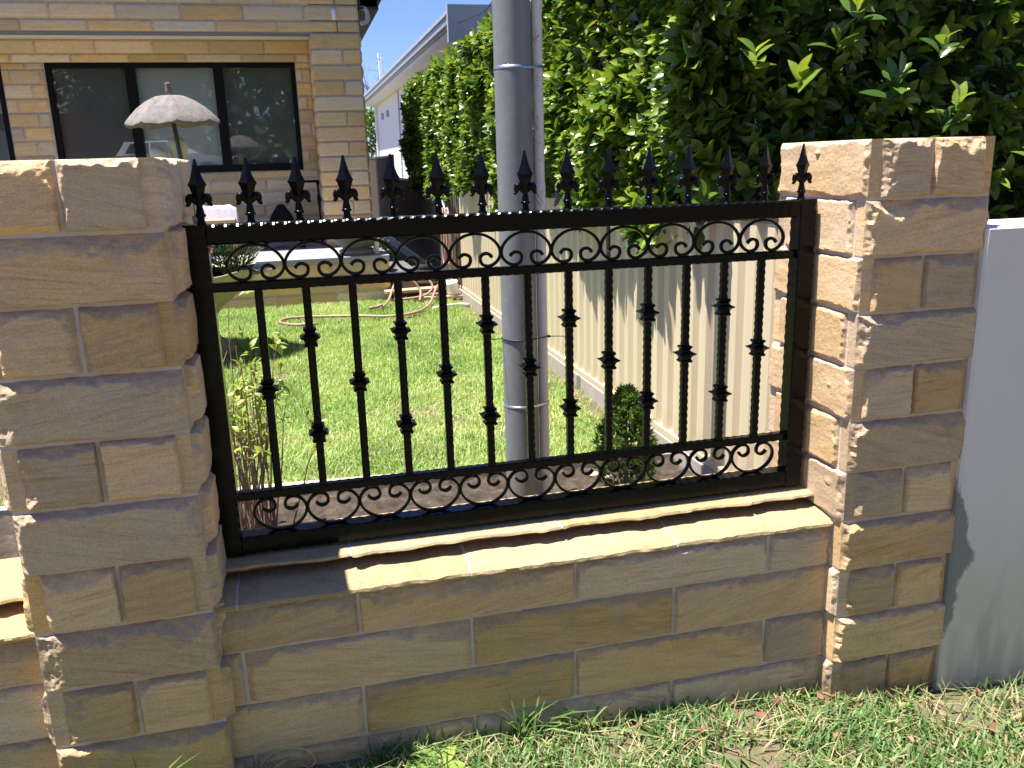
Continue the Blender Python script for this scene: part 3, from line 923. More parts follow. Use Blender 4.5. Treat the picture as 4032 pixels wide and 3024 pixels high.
def hedge():
    root = thing("hedge", "tall glossy-leaved evergreen hedge overhanging the cream side fence", "hedge", (3.0, 6, 0))
    off = np.array([3.0, 6, 0])
    rs = np.random.default_rng(11)
    x0, x1, y0, y1, zt = 1.875, 3.10, 1.20, 10.9, 2.62
    base = []; axis = []
    def side(n, ya, yb, zlo):   # face towards the garden (-x)
        y = rs.uniform(ya, yb, n); z = rs.uniform(0, 1, n)
        zb = zlo + .10 * np.sin(y * 2.1) + .06 * np.sin(y * 5.3 + 1)
        z = zb + z * (zt - zb)
        bulge = (fbm(y * 1.7, z * 2.2, 3, 3) - .45) * .42
        dep = rs.exponential(.07, n)
        x = x0 + .04 - bulge + dep
        base.append(np.stack([x, y, z], 1)); axis.append(np.stack([-np.ones(n), rs.normal(-.15, .45, n), rs.normal(.55, .45, n)], 1))
    side(1500, y0, 3.2, 1.28); side(1900, 3.2, 6.2, 1.26); side(2700, 6.2, y1, 1.27)
    def front(n):               # face towards the street (-y)
        x = rs.uniform(x0 - .05, 4.6, n); z = rs.uniform(.0, 3.4, n)
        k = (z > .95) | (x > 2.25)
        k &= ~((x < 2.15) & (z < 1.3))
        x, z = x[k], z[k]; m = len(x)
        bulge = (fbm(x * 2, z * 2.2, 9, 3) - .45) * .40
        y = y0 + .06 - bulge + rs.exponential(.08, m)
        top = np.clip((z - 2.7) / .6, 0, 1); y += top * .15
        base.append(np.stack([x, y, z], 1)); axis.append(np.stack([rs.normal(-.1, .45, m), -np.ones(m), rs.normal(.5, .45, m)], 1))
    front(1750)
    n = 1500                    # top
    x = rs.uniform(x0, x1, n); y = rs.uniform(y0, y1, n)
    base.append(np.stack([x, y, zt + .03 + (fbm(x * 2, y * 2, 4) - .45) * .3 - rs.exponential(.05, n)], 1))
    axis.append(np.stack([rs.normal(0, .4, n), rs.normal(0, .4, n), np.ones(n)], 1))
    n = 420                     # far end
    x = rs.uniform(x0, x1, n); z = rs.uniform(1.25, zt, n)
    base.append(np.stack([x, y1 - rs.exponential(.06, n), z], 1)); axis.append(np.stack([rs.normal(0, .4, n), np.ones(n), rs.normal(.4, .4, n)], 1))
    base = np.concatenate(base); axis = np.concatenate(axis)
    # a few long shoots that stand out of the trimmed face
    ls = np.concatenate([np.stack([rs.uniform(2.2, 4.2, 16), rs.uniform(.93, 1.05, 16), rs.uniform(1.55, 2.6, 16)], 1), np.array([(2.28, .98, 2.26), (2.42, 1.0, 2.12), (2.33, .98, 2.0), (2.20, 1.02, 1.86), (2.62, .98, 1.86), (2.78, .95, 1.98), (2.48, 1.0, 2.40), (2.02, 1.05, 1.95)])])
    base = np.concatenate([base, ls]); axis = np.concatenate([axis, np.tile([(-.25, -.55, .9)], (len(ls), 1))])
    P, D, U, S, T = shoots(base, axis, 6, rs)
    # inner leaves that close the gaps; their darker tints paint in inner shade
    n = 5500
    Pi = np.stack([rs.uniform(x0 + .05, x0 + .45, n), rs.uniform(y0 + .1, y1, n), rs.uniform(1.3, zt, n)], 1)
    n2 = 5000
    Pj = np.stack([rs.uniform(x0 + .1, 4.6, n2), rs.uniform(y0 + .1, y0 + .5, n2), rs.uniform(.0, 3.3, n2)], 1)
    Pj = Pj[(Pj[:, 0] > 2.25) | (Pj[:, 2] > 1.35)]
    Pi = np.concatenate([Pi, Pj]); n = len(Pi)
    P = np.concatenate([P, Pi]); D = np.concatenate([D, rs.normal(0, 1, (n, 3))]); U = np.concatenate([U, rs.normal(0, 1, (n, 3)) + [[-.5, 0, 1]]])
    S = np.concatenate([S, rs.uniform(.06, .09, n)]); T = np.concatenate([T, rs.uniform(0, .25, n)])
    camp = np.array([.237, -2.152, 1.59])
    ok = ~((P[:, 0] > 1.96) & (P[:, 2] < 1.42) & (P[:, 1] > 1.28) & (P[:, 0] < 2.04))
    P, D, U, S, T = P[ok], D[ok], U[ok], S[ok], T[ok]
    tm = leaf_template()
    fwd = np.array([.2264536, .9408648, -.25197657]); rgt = np.array([.97013935, -.24094829, -.02781296]); upv = np.array([.08688156, .23815404, .96733358])
    rel = P - camp; dd = rel @ fwd
    inview = (np.abs(rel @ rgt / dd) < .6) & (np.abs(rel @ upv / dd) < .45) & (P[:, 1] < y0 + .05)
    score = np.where(inview, dd, 99)
    near = np.argsort(score)[:290]
    mask = np.ones(len(P), bool); mask[near] = False
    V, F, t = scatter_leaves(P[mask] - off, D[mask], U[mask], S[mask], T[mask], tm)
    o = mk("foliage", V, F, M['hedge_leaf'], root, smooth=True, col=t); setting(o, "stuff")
    # the nearest leaves one by one; they share a dozen meshes
    protos = []
    for k in range(12):
        tv = leaf_template(1.0, .48 + .02 * (k % 5), 6, .12 + .03 * (k % 4), .1 + .05 * (k % 5))
        q = mk("leaf", tv[0], tv[1], M['hedge_leaf'], root, smooth=True, col=np.full(len(tv[0]), .10 + .85 * (k / 11.0) ** 1.3))
        protos.append(q)
    for c, i in enumerate(near):
        k = int(np.clip(round((max(T[i] - .10, 0) / .85) ** (1 / 1.3) * 11), 0, 11))
        if protos[k] is not None and not protos[k].get("used"):
            o = protos[k]; o["used"] = 1
        else:
            o = bpy.data.objects.new("leaf", protos[k].data); COL.objects.link(o); o.parent = root
        d = D[i] / np.linalg.norm(D[i]); s_ = np.cross(d, U[i]); s_ /= np.linalg.norm(s_); u2 = np.cross(s_, d)
        sz = S[i] * 1.08; p = P[i] - off
        o.matrix_local = Matrix(((s_[0] * sz, d[0] * sz, u2[0] * sz, p[0]), (s_[1] * sz, d[1] * sz, u2[1] * sz, p[1]), (s_[2] * sz, d[2] * sz, u2[2] * sz, p[2]), (0, 0, 0, 1)))
    for q in protos:
        if "used" in q: del q["used"]
        else: bpy.data.objects.remove(q)
    # twiggy heart with a stand-in shade core
    b = MB()
    for k in range(330):
        if k < 200:
            p = np.array([rs.uniform(x0 + .1, x0 + .6), rs.uniform(y0 + .1, y1), rs.uniform(1.2, 1.6)])
        else:
            p = np.array([rs.uniform(x0 + .3, 4.6), rs.uniform(y0 + .12, y0 + .6), rs.uniform(0.0, .5)])
        p = p + np.array([.12, .1, 0]); q = p + np.array([rs.normal(.1, .1), rs.normal(0, .2), rs.uniform(.6, 1.05)]); m = (p + q) / 2 + rs.normal(0, .05, 3)
        b.tube([p - off, m - off, q - off], [.012, .009, .004], 5)
    b.build("twigs", M['bark'], root)
    bb = MB(); bb.box((x0 + .62 - off[0], y0 + .65 - off[1], 0), (4.6 - off[0], y1 - .3 - off[1], zt - .35))  # solid near-black boxes standing in for the hedge's shaded inside
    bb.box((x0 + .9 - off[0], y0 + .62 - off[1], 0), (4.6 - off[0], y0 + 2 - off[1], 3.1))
    bb.build("shade_core", M['hedge_shade'], root)
simple('hedge_shade', (.012, .016, .008), .95, 0, 14, .5)
hedge()

# ------------------------------------------------------------------ grass
def blades(n, xs, ys, zf, hmin, hmax, wd, rs, lean=.55, seg=2, tintf=None):
    h = rs.uniform(hmin, hmax, n); w = wd * rs.uniform(.6, 1.3, n)
    a = rs.uniform(0, 2 * np.pi, n); ln = np.abs(rs.normal(0, lean, n)) + .1
    z = zf(xs, ys) - .004
    dx, dy = np.cos(a), np.sin(a); sx, sy = -dy, dx
    rows = []
    for k in range(seg + 1):
        t = k / seg
        hh = h * t; bend = ln * h * t * t
        zz = z + hh * np.cos(np.clip(ln * t, 0, 1.35) * .75)
        ww = w * (1 - t) * .5 if k == seg else w * .5 * (1 - .25 * t)
        cx = xs + dx * bend; cy = ys + dy * bend
        if k < seg:
            rows.append(np.stack([cx - sx * ww, cy - sy * ww, zz], 1)); rows.append(np.stack([cx + sx * ww, cy + sy * ww, zz], 1))
        else:
            rows.append(np.stack([cx, cy, zz], 1))
    nv = len(rows)
    V = np.stack(rows, 1).reshape(-1, 3)
    b = (np.arange(n) * nv)[:, None]
    quads = [b + np.array([[2 * k, 2 * k + 1, 2 * k + 3, 2 * k + 2]]) for k in range(seg - 1)]
    tri = b + np.array([[2 * seg - 2, 2 * seg - 1, 2 * seg]])
    Fs = ([np.concatenate(quads)] if quads else []) + [tri]
    tint = tintf(xs, ys) if tintf is not None else rs.random(n)
    return V, Fs, np.repeat(tint, nv)

def verge_grass():
    rs = np.random.default_rng(21)
    n = 46000
    x = rs.uniform(-1.3, 3.4, n); y = -.14 - rs.random(n) ** 1.3 * 1.25
    k = ~((x < .30) & (y > -.22))
    k &= ~((x > -.46) & (x < -.02) & (y > -.20)) & ~((x > 1.65) & (x < 2.05) & (y > -.20)) & ~((x > 2.0) & (y > -.235))
    dens = fbm(x * 5, y * 5, 77, 3)
    k &= rs.random(n) < np.clip((dens - .22) * 4.2, .10, 1)
    x, y = x[k], y[k]
    def tint(a, b):
        t = .42 + (fbm(a * 6, b * 6, 31, 3) - .45) * .9 + rs.normal(0, .17, len(a))
        t = t + .0; t = np.where(rs.random(len(a)) < .09 + .25 * np.exp(-((a - 1.75) / .28) ** 2 - ((b + .22) / .07) ** 2), rs.uniform(.84, 1.0, len(a)), t)
        return np.clip(t, .0, .99)
    V, Fs, t = blades(len(x), x, y, gz, .028, .070, .0066, rs, .8, 3, tint)
    o = mk("verge_grass", V, Fs, M['grass'], None, smooth=True, col=t)
    tag(o, "short green grass with dry thatch on the street verge in front of the wall", "grass", kind="stuff")
    m = 3500   # dry thatch lying flat
    x = rs.uniform(-1.2, 3.3, m); y = -.14 - rs.random(m) ** 1.3 * 1.2
    k = ~((x > 2.0) & (y > -.235)); x, y = x[k], y[k]
    V, Fs, t = blades(len(x), x, y, lambda a, b: gz(a, b) + .012, .03, .08, .003, rs, 2.6, 2, lambda a, b: rs.uniform(.80, 1.0, len(a)))
    o = mk("dry_thatch", V, Fs, M['grass'], None, col=t)
    tag(o, "straw-coloured dry thatch lying among the verge grass", "dead grass", kind="stuff")
verge_grass()

def lawn():
    rs = np.random.default_rng(22)
    n = 150000
    u = rs.random(n)
    y = 1.80 + 5.85 * u ** 1.15; x = rs.uniform(-1.0, 1.99, n) - (rs.random(n) < .10) * rs.uniform(0, 2.2, n)
    edge = 1.75 - .075 * (x - .2) + .05
    k = (y > edge) & (fbm(x * 2.4, y * 2.4, 41, 3) + rs.normal(0, .1, n) > .27)
    k &= ~((x > 1.80 + .12 * fbm(y * 3, y * 0, 8)) & (rs.random(n) < .85))
    x, y = x[k], y[k]
    def tint(a, b):
        t = .40 + (fbm(a * 1.9, b * 1.9, 51, 3) - .45) * 1.1 + (fbm(a * 9, b * 9, 53, 2) - .4) * .5 + rs.normal(0, .2, len(a)) + np.clip((3.4 - b) * .09, 0, .2)
        t = np.where(rs.random(len(a)) < .06 + np.clip((3.2 - b) * .08, 0, .1), rs.uniform(.86, 1.0, len(a)), t)
        return np.clip(t, 0, .99)
    V, Fs, t = blades(len(x), x, y, gz, .025, .06, .0062, rs, .75, 2, tint)
    o = mk("lawn_grass", V, Fs, M['lawn'], None, smooth=True, col=t)
    tag(o, "bright mown lawn between the garden bed and the porch", "lawn", kind="stuff")
lawn()

# ------------------------------------------------------------------ garden bed soil and edging
def bed():
    xs = np.linspace(-2.6, 1.96, 150); ys = np.linspace(.185, 1.93, 62)
    X, Y = np.meshgrid(xs, ys)
    lim = 1.72 - .075 * (X - .2)
    Z = .115 + (fbm(X * 7, Y * 7, 61, 4) - .45) * .09 + (fbm(X * 26, Y * 26, 62, 2) - .37) * .045
    Z = np.where(Y > lim, .06, Z)
    Z = np.where(Y < .21, Z + .03, Z)
    V = np.stack([X, Y, Z], -1).reshape(-1, 3)
    i, j = np.meshgrid(np.arange(149), np.arange(61)); a = (j * 150 + i).ravel()
    o = mk("garden_soil", V, np.stack([a, a + 1, a + 151, a + 150], 1), M['soil'], None, smooth=True)
    o["label"] = "bare grey-brown soil of the garden bed behind the low wall"
    setting(o)
    root = thing("garden_edging", "pale timber edging between the soil bed and the lawn", "edging", (.2, 1.755, .05), -.075)
    x = -2.9
    for L in (1.5, 1.9, 1.5):
        b = MB(); b.box((x, -.022, 0), (x + L - .006, .022, .108 + random.uniform(-.004, .004)), .004)
        if x + L > 1.8: 
            b = MB(); b.box((x, -.022, 0), (1.76, .022, .106), .004)
        b.build("edging_board", M['edging'], root)
        x += L
bed()
for (x, y, s, nm) in ((1.51, 1.50, .034, "larger pale stone on the soil right of the pole"), (1.555, 1.455, .026, "smaller pale stone lying in front of the larger one on the soil")):
    V0 = MB().lathe([(.01, -.3), (.7, -.25), (1, .0), (.75, .35), (.3, .5), (.01, .52)], 9, sx=s, sy=s * .75)
    o = V0.build("stone", M['pebble'], None, smooth=True, loc=(x, y, .128)); o.scale = (1, 1, s * .8); tag(o, nm, "stone", "stones on the soil bed")

# ------------------------------------------------------------------ sandstone house with porch
def house():
    root = thing("sandstone_house", "sandstone house with deep porch and black framed window behind the lawn", "house", (-1, 9, .6))
    ox, oy, oz = -1, 9, .6
    def P(x, y, z): return (x - ox, y - oy, z - oz)
    YF, YB = 9.0, 9.75
    HS = M['stone_h']
    def hst(parent, po, x0, x1, z0, z1, y, rot=0, D=.014, st=.035):
        o = stone(parent, x1 - x0 if rot == 0 else abs(x1 - x0), z1 - z0, po, rot, D, HS, step=st, spall=(.02, .015, .02, .02), rough=.003)
        return o
    def rowwall(parent, pl, x0, x1, rows, y, seed, L=.69, holes=(), D=.013):
        rr = random.Random(seed)
        for k, (z0, z1) in enumerate(zip(rows[:-1], rows[1:])):
            x = x0 - (L * .5 if k % 2 else 0) - rr.uniform(0, .1)
            while x < x1:
                a, b = max(x, x0), min(x + L, x1)
                segs = [(a, b)]
                for (hx0, hx1, hz0, hz1) in holes:
                    if z1 > hz0 + .02 and z0 < hz1 - .02:
                        ns = []
                        for (p, q) in segs:
                            if q <= hx0 or p >= hx1: ns.append((p, q)); continue
                            if p < hx0: ns.append((p, hx0))
                            if q > hx1: ns.append((hx1, q))
                        segs = ns
                for (p, q) in segs:
                    if q - p > .03:
                        o = hst(parent, (p + .004 - pl[0], y - pl[1], z0 + .004 - pl[2]), p + .004, q - .004, z0 + .004, z1 - .004, y, D=D)
                x += L
    # upper front wall carried on the lintel
    fw = emptypart("front_wall", root, P(-1.5, YF, 3.138))
    pl = (-1.5, YF, 3.138)
    b = MB(); b.box((-5 + 1.5, .003, 0.001), (1.158 + 1.5 - .003, .22, 1.6)); b.build("wall_core", M['house_mortar'], fw)
    rowwall(fw, pl, -4.6, 1.158, [3.142, 3.272, 3.449, 3.626, 3.80, 3.98], YF, 3)
    b = MB(); b.box((-5 + 1.5, -.004, -.012), (.57 + 1.5, .225, .0)); b.build("lintel_angle", M['soffit'], fw)
    # right column and return wall
    cw = emptypart("column", root, P(.865, YF, .6)); pl = (.865, YF, .6)
    b = MB(); b.box((.573 - .865 + .003, .003, 0), (1.158 - .865 - .003, 6.0, 3.9 - .6)); b.build("column_core", M['house_mortar'], cw)
    z = 3.138; k = 0
    while z > .62:
        z0 = max(z - .178, .60)
        if k % 2 == 0:
            hst(cw, (.573 - .865, 0, z0 - .6 + .004), .573, 1.158, z0 + .004, z - .004, YF, D=.018, st=.025)
        else:
            hst(cw, (.573 - .865, 0, z0 - .6 + .004), .573, .936, z0 + .004, z - .004, YF, D=.018, st=.025)
            hst(cw, (.944 - .865, 0, z0 - .6 + .004), .944, 1.158, z0 + .004, z - .004, YF, D=.018, st=.025)
        yy = 0.03
        for m in range(7):
            hst(cw, (1.158 - .865, yy, z0 - .6 + .004), 0, .62, z0 + .004, z - .004, 0, PI / 2, D=.016, st=.05)
            yy += .66 if (m or k % 2) else .4
        hst(cw, (.573 - .865, YB - YF - .02, z0 - .6 + .004), 0, YB - YF - .06, z0 + .004, z - .004, 0, -PI / 2, D=.014)
        z -= .178; k += 1
    # recessed wall with the windows
    bw = emptypart("window_wall", root, P(-1.5, YB, .6)); pl = (-1.5, YB, .6)
    b = MB()
    for (x0, x1, z0, z1) in ((-3.03, -2.555, .6, 3.16), (-2.555, .372, .6, 1.56), (-2.555, .372, 2.889, 3.16), (.372, .57, .6, 3.16), (-5, -3.03, .6, 1.56), (-5, -3.03, 2.86, 3.16)):
        b.box((x0 + 1.5, .003, z0 - .6), (x1 + 1.5, .2, z1 - .6))
    b.build("wall_core", M['house_mortar'], bw)
    rows = [.62, .80, .976, 1.127, 1.302, 1.46, 1.56]
    holes = [(-2.56, .377, 1.56, 2.889), (-6, -3.03, 1.56, 2.86)]
    rowwall(bw, pl, -4.2, .57, rows, YB, 11)
    rowwall(bw, pl, -3.03, .57, [1.56, 1.655, 1.82, 1.995, 2.161, 2.324, 2.488, 2.654, 2.82, 2.889], YB, 12, L=.34, holes=holes)
    rowwall(bw, pl, -4.2, .57, [2.889, 2.994, 3.157], YB, 13, L=.66)
    b = MB(); b.box((-5 + 1.5, -.03, 3.158 - .6), (.57 + 1.5, .0, 3.21 - .6)); b.build("cornice", M['cornice'], bw)
    b = MB(); b.box((-5 + 1.5, -YB + YF + .22, 3.215 - .6), (.57 + 1.5, .2, 3.26 - .6)); b.build("porch_ceiling", M['cornice'], bw)
    # windows: frame, panes, blinds
    def window(x0, x1, z0, z1, cuts, lights):
        w = emptypart("window", root, P((x0 + x1) / 2, YB, z0)); cx = (x0 + x1) / 2
        fr = MB(); t = .058
        fr.box((x0 - cx, -.005, 0), (x1 - cx, .09, t + .03)); fr.box((x0 - cx, -.005, z1 - z0 - t), (x1 - cx, .09, z1 - z0))
        xs = [x0] + cuts + [x1]
        ed = [(x0, x0 + t)] + [(c - .058, c + .058) for c in cuts] + [(x1 - t, x1)]
        for (a, b_) in ed: fr.box((a - cx, -.004, t + .03), (b_ - cx, .089, z1 - z0 - t))
        fr.build("window_frame", M['window_black'], w)
        for i in range(len(ed) - 1):
            a, b_ = ed[i][1], ed[i + 1][0]
            g_ = MB(); g_.box((a - cx, .030, t + .03), (b_ - cx, .034, z1 - z0 - t)); g_.build("pane", M['glass'], w)
            bl = MB(); bl.box((a - cx - .05, .105, 0.0), (b_ - cx + .05, .112, z1 - z0)); bl.build("roller_blind", M['blind_light'] if lights[i] else M['blind_dark'], w)
    window(-2.549, .370, 1.561, 2.888, [-1.605, -.574], [0, 1, 0])
    window(-4.9, -3.032, 1.561, 2.86, [-4.0], [0, 0])
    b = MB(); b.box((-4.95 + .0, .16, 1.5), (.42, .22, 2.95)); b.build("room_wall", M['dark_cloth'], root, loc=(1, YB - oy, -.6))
    # porch slab, stone riser
    pr = emptypart("porch", root, P(-1.2, 7.67, .1)); pl = (-1.2, 7.67, .1)
    b = MB(); b.box((-5 + 1.2, -.012, .452), (1.212 + 1.2, 2.3, .505), .004); b.build("porch_slab", M['porch_tile'], pr)
    b = MB(); b.box((-5 + 1.2, .004, -.05), (1.2 + 1.2 - .004, 2.2, .451)); b.build("riser_core", M['house_mortar'], pr)
    rowwall(pr, pl, -2.6, 1.2, [.02, .215, .395, .548], 7.67, 21, L=.64, D=.006)
    for (z0, z1) in ((.02, .215), (.215, .395), (.395, .548)):
        for y in (0.0, .66): hst(pr, (1.2 + 1.2, y, z0 - .1 + .004), 0, .655, z0 + .004, z1 - .004, 0, PI / 2, D=.006)
    # eave, gutter, small pvc spout
    e = MB()
    e.box(P(1.16, YF - .02, 3.40), P(1.40, YF + 6, 3.43)); e.box(P(1.16, YF + .0, 3.43), P(1.19, YF + 6, 3.62)); e.box(P(1.385, YF - .02, 3.43), P(1.40, YF + 6, 3.60))
    e.box(P(-5, YF - .02, 3.98), P(1.40, YF + 6, 4.05))
    e.build("eave", M['dark_eave'], root)
    rf = MB(); V = [P(-6, YF - .1, 3.9), P(1.5, YF - .1, 3.6), P(1.5, YF + 8, 3.6), P(-6, YF + 8, 3.9), P(-2.5, YF + 2, 5.6), P(-2.5, YF + 6, 5.6)]
    rf.add(V, [[0, 1, 4], [1, 2, 5, 4], [2, 3, 5], [3, 0, 4, 5], [3, 2, 1, 0]]); rf.build("roof", M['roof_tile'], root)
    q = MB(); q.tube(catmull([(1.20, YF + .02, 3.42), (1.245, YF + .0, 3.41), (1.262, YF, 3.36), (1.262, YF, 3.30), (1.24, YF, 3.26), (1.17, YF + .01, 3.245)], 4), .028, 10)
    q.V = [P(*v) for v in q.V]; q.build("downpipe", M['gutter'], root, smooth=True)
    q = MB(); q.tube(catmull([(.862, YF + .02, 3.375), (.862, YF - .03, 3.385), (.862, YF - .062, 3.37), (.864, YF - .066, 3.33), (.866, YF - .066, 3.275)], 4), .024, 12)
    q.V = [P(*v) for v in q.V]; q.build("overflow_spout", M['white_paint'], root, smooth=True)
house()

# ------------------------------------------------------------------ neighbour's house beyond the hedge
def neighbour():
    root = thing("neighbour_house", "pale grey weatherboard house with long sloping eave beyond the hedge", "house", (6, 20, 0))
    def P(x, y, z): return (x - 6, y - 20, z)
    b = MB(); b.box(P(3.3, 13, 0), P(12, 30.0, 3.62)); b.build("wall", M['white_paint'], root)
    for k, y in enumerate((16.0, 18.4, 20.8, 23.2)):
        b = MB(); b.box(P(3.27, y, .2), P(3.299, y + .12, 3.6)); b.build("cover_strip", M['grey_paint'], root)
    b = MB(); b.box(P(2.9, 12.26, 3.63), P(12, 30.2, 3.70)); b.build("soffit", M['white_paint'], root)
    b = MB(); b.box(P(2.86, 12.22, 3.705), P(12, 30.25, 3.98)); b.build("roof", M['grey_paint'], root)
    b = MB(); b.box(P(2.82, 12.3, 3.74), P(2.857, 30.25, 3.86)); b.box(P(2.80, 12.3, 3.861), P(2.86, 30.25, 3.885)); b.build("gutter", M['gutter'], root)
    b = MB(); b.box(P(2.80, 12.10, 3.45), P(9, 12.218, 4.0)); b.build("front_fascia", M['grey_paint'], root)
    b = MB(); b.tube([P(3.24, 29.7, 3.6), P(3.24, 29.7, 0)], .045, 10); b.build("downpipe", M['white_paint'], root)
    b = MB(); b.tube([P(2.95, 24.4, 3.7), P(2.95, 24.4, 4.62)], .045, 10); b.tube([P(2.95, 24.4, 4.60), P(2.95, 24.4, 4.74)], .06, 10); b.build("vent_pipe", M['white_paint'], root)
    b = MB(); b.box(P(3.22, 27.6, 3.05), P(3.298, 27.75, 3.25)); b.build("air_vent", M['grey_paint'], root)
    b = MB(); b.box(P(3.22, 26.0, 3.05), P(3.298, 26.15, 3.25)); b.build("air_vent", M['grey_paint'], root)
    w = MB(); w.box(P(3.26, 17.2, 1.4), P(3.298, 18.2, 2.6)); w = w.build("window", M['window_black'], root)
    g_ = MB(); g_.box(P(3.255, 17.25, 1.45), P(3.259, 18.15, 2.55)); g_.build("pane", M['glass'], w)
neighbour()
o = MB().tube(catmull([(2.95, 12.05, 3.72), (2.88, 10.6, 3.58), (2.82, 9.0, 3.52), (2.6, 5, 3.9), (2.2, 0, 4.6), (1.5, -8, 6.2)], 6), .009, 6).build("service_cable", M['plastic_black'], None)
tag(o, "thin black overhead service cable rising from the corner of the neighbour's roof", "cable")

# low brick wall of the neighbour, glimpsed through the right end of the hedge
def brick_wall():
    root = thing("brick_wall", "red brick wall glimpsed through the hedge at the right edge", "wall", (5.2, 3.2, 0))
    MB().box((-1.2, .004, 0), (1.6, .20, 1.9)).build("mortar_core", M['mortar'], root)
    pr = MB().box((0, 0, 0), (.225, .02, .072), .003)
    first = None
    for r in range(10):
        for c in range(11):
            x = -1.2 + c * .235 + (.117 if r % 2 else 0); z = 1.06 + r * .083
            if first is None: first = o = pr.build("brick", M['brick'], root)
            else:
                o = first.copy(); COL.objects.link(o); o.parent = root
            o.location = (x, -.002, z)
brick_wall()

# ------------------------------------------------------------------ fountain bowl with plants, statue under an umbrella
SX, SY = -.655, 5.30
def bowl():
    root = thing("planter_bowl", "wide mossy stone bowl with a wavy rim on a round foot beside the left pillar", "planter", (SX, SY, .085))
    n = 48
    prof = [(.30, 0), (.31, .05), (.27, .09), (.19, .14), (.14, .22), (.15, .30), (.22, .40), (.36, .52), (.50, .63), (.595, .70), (.605, .725), (.58, .72), (.50, .67), (.30, .64), (.02, .63)]
    V = []; F = []
    for i, (rr, z) in enumerate(prof):
        for k in range(n):
            a = 2 * PI * k / n
            wv = (1 + .045 * math.cos(8 * a)) if 7 <= i <= 12 else 1
            zz = z + (.018 * math.cos(8 * a) if 8 <= i <= 12 else 0)
            V.append((rr * wv * math.cos(a), rr * wv * math.sin(a), zz))
    for i in range(len(prof) - 1):
        for k in range(n):
            j = (k + 1) % n; F.append([i * n + k, i * n + j, (i + 1) * n + j, (i + 1) * n + k])
    F.append(list(range(n - 1, -1, -1)))
    nf = len([0]) 
    lo = [f for f in F if max(f) < 5 * n]; hi = [[i - 4 * n for i in f] for f in F if max(f) >= 5 * n]
    mk("foot", V[:5 * n], lo, M['cast_stone'], root, smooth=True)
    mk("bowl", V[4 * n:], hi, M['bowl_stone'], root, smooth=True)
    s = MB().lathe([(.02, .0), (.50, .0)], 24).build("potting_soil", M['soil'], root, loc=(0, 0, .683))
    return root
bowl()

def skin_fig(name, verts, edges, radii, mat, parent, rootv=0):
    me = bpy.data.meshes.new(name); me.from_pydata(verts, edges, []); me.materials.append(mat)
    o = bpy.data.objects.new(name, me); COL.objects.link(o); o.parent = parent
    sk = o.modifiers.new("skin", 'SKIN'); sk.use_smooth_shade = True
    o.modifiers.new("sub", 'SUBSURF').levels = 2; o.modifiers["sub"].render_levels = 2
    for i, v in enumerate(me.skin_vertices[0].data):
        v.radius = radii[i] if hasattr(radii[i], '__len__') else (radii[i], radii[i]); v.use_root = (i == rootv)
    return o
def statue():
    zb = .77
    root = thing("garden_statue", "weathered stone statue of two children sheltering under an umbrella, standing in the bowl", "statue", (SX, SY, zb))
    st = M['statue_stone']
    # canopy: eight ribbed panels, scalloped rim
    n = 64; V = []; F = []
    rings = [(.03, .0), (.10, -.018), (.18, -.055), (.25, -.105), (.31, -.165), (.345, -.205), (.35, -.225), (.335, -.222), (.24, -.125), (.02, -.04)]
    for i, (rr, z0_) in enumerate(rings):
        for k in range(n):
            a = 2 * PI * k / n; c = abs(math.cos(4 * a))
            rib = .965 + .035 * c + (.018 if (k % 8 == 0 and i < 7) else 0)
            z = z0_ + (.013 if (k % 8 == 0 and 0 < i < 7) else 0)
            zz = z + (-.020 * (1 - c) * -1 if i in (5, 6, 7) else 0) * -.6
            V.append((rr * rib * math.cos(a), rr * rib * math.sin(a), zz))
    for i in range(len(rings) - 1):
        for k in range(n):
            j = (k + 1) % n; F.append([i * n + k, i * n + j, (i + 1) * n + j, (i + 1) * n + k])
    F.append(list(range(n - 1, -1, -1)))
    can = mk("umbrella_canopy", V, F, M['cast_stone'], root, smooth=True, loc=(.005, 0, 2.163 - zb)); can.rotation_euler = (0, math.radians(-1.5), .2)
    MB().lathe([(.028, -.01), (.024, .03), (.021, .08), (.022, .088), (.012, .094)], 14).build("umbrella_tip", M['cast_stone'], can, smooth=True)
    MB().tube([(.12, -.16, .25), (.05, -.10, .85), (.0, -.02, 1.36)], .0165, 10).build("umbrella_pole", M['galv_dark'], root, smooth=True)
    # girl on the left, bonnet and round face turned to the side
    v = [(-.06, -.02, .42), (-.06, -.02, .56), (-.07, -.03, .70), (-.085, -.03, .80), (-.10, -.04, .86), (-.13, -.05, .945), (-.07, -.01, .955), (-.06, -.03, .18), (-.06, -.03, .0), (-.17, -.04, .68), (-.16, -.10, .55), (.0, -.07, .66), (.06, -.12, .56)]
    e = [(0, 1), (1, 2), (2, 3), (3, 4), (4, 5), (5, 6), (0, 7), (7, 8), (2, 9), (9, 10), (2, 11), (11, 12)]
    skin_fig("girl_figure", v, e, [.11, .095, .10, .05, .055, .10, .085, .15, .17, .045, .035, .045, .035], st, root)
    # boy on the right with a cap, robe falling straight
    v = [(.05, .03, .42), (.05, .03, .60), (.05, .02, .76), (.04, .01, .86), (.03, .0, .93), (.01, -.01, 1.02), (-.005, -.03, 1.085), (.05, .03, .20), (.05, .03, .0), (.13, -.02, .72), (.13, -.09, .58), (.115, -.10, .42), (.085, .05, .99)]
    e = [(0, 1), (1, 2), (2, 3), (3, 4), (4, 5), (5, 6), (0, 7), (7, 8), (2, 9), (9, 10), (10, 11), (5, 12)]
    skin_fig("boy_figure", v, e, [.115, .105, .105, .055, .06, .085, (.075, .05), .13, .15, .05, .045, .035, .06], st, root)
    return root
simple('galv_dark', (.10, .105, .105), .6, .2, 20, .2)
statue()

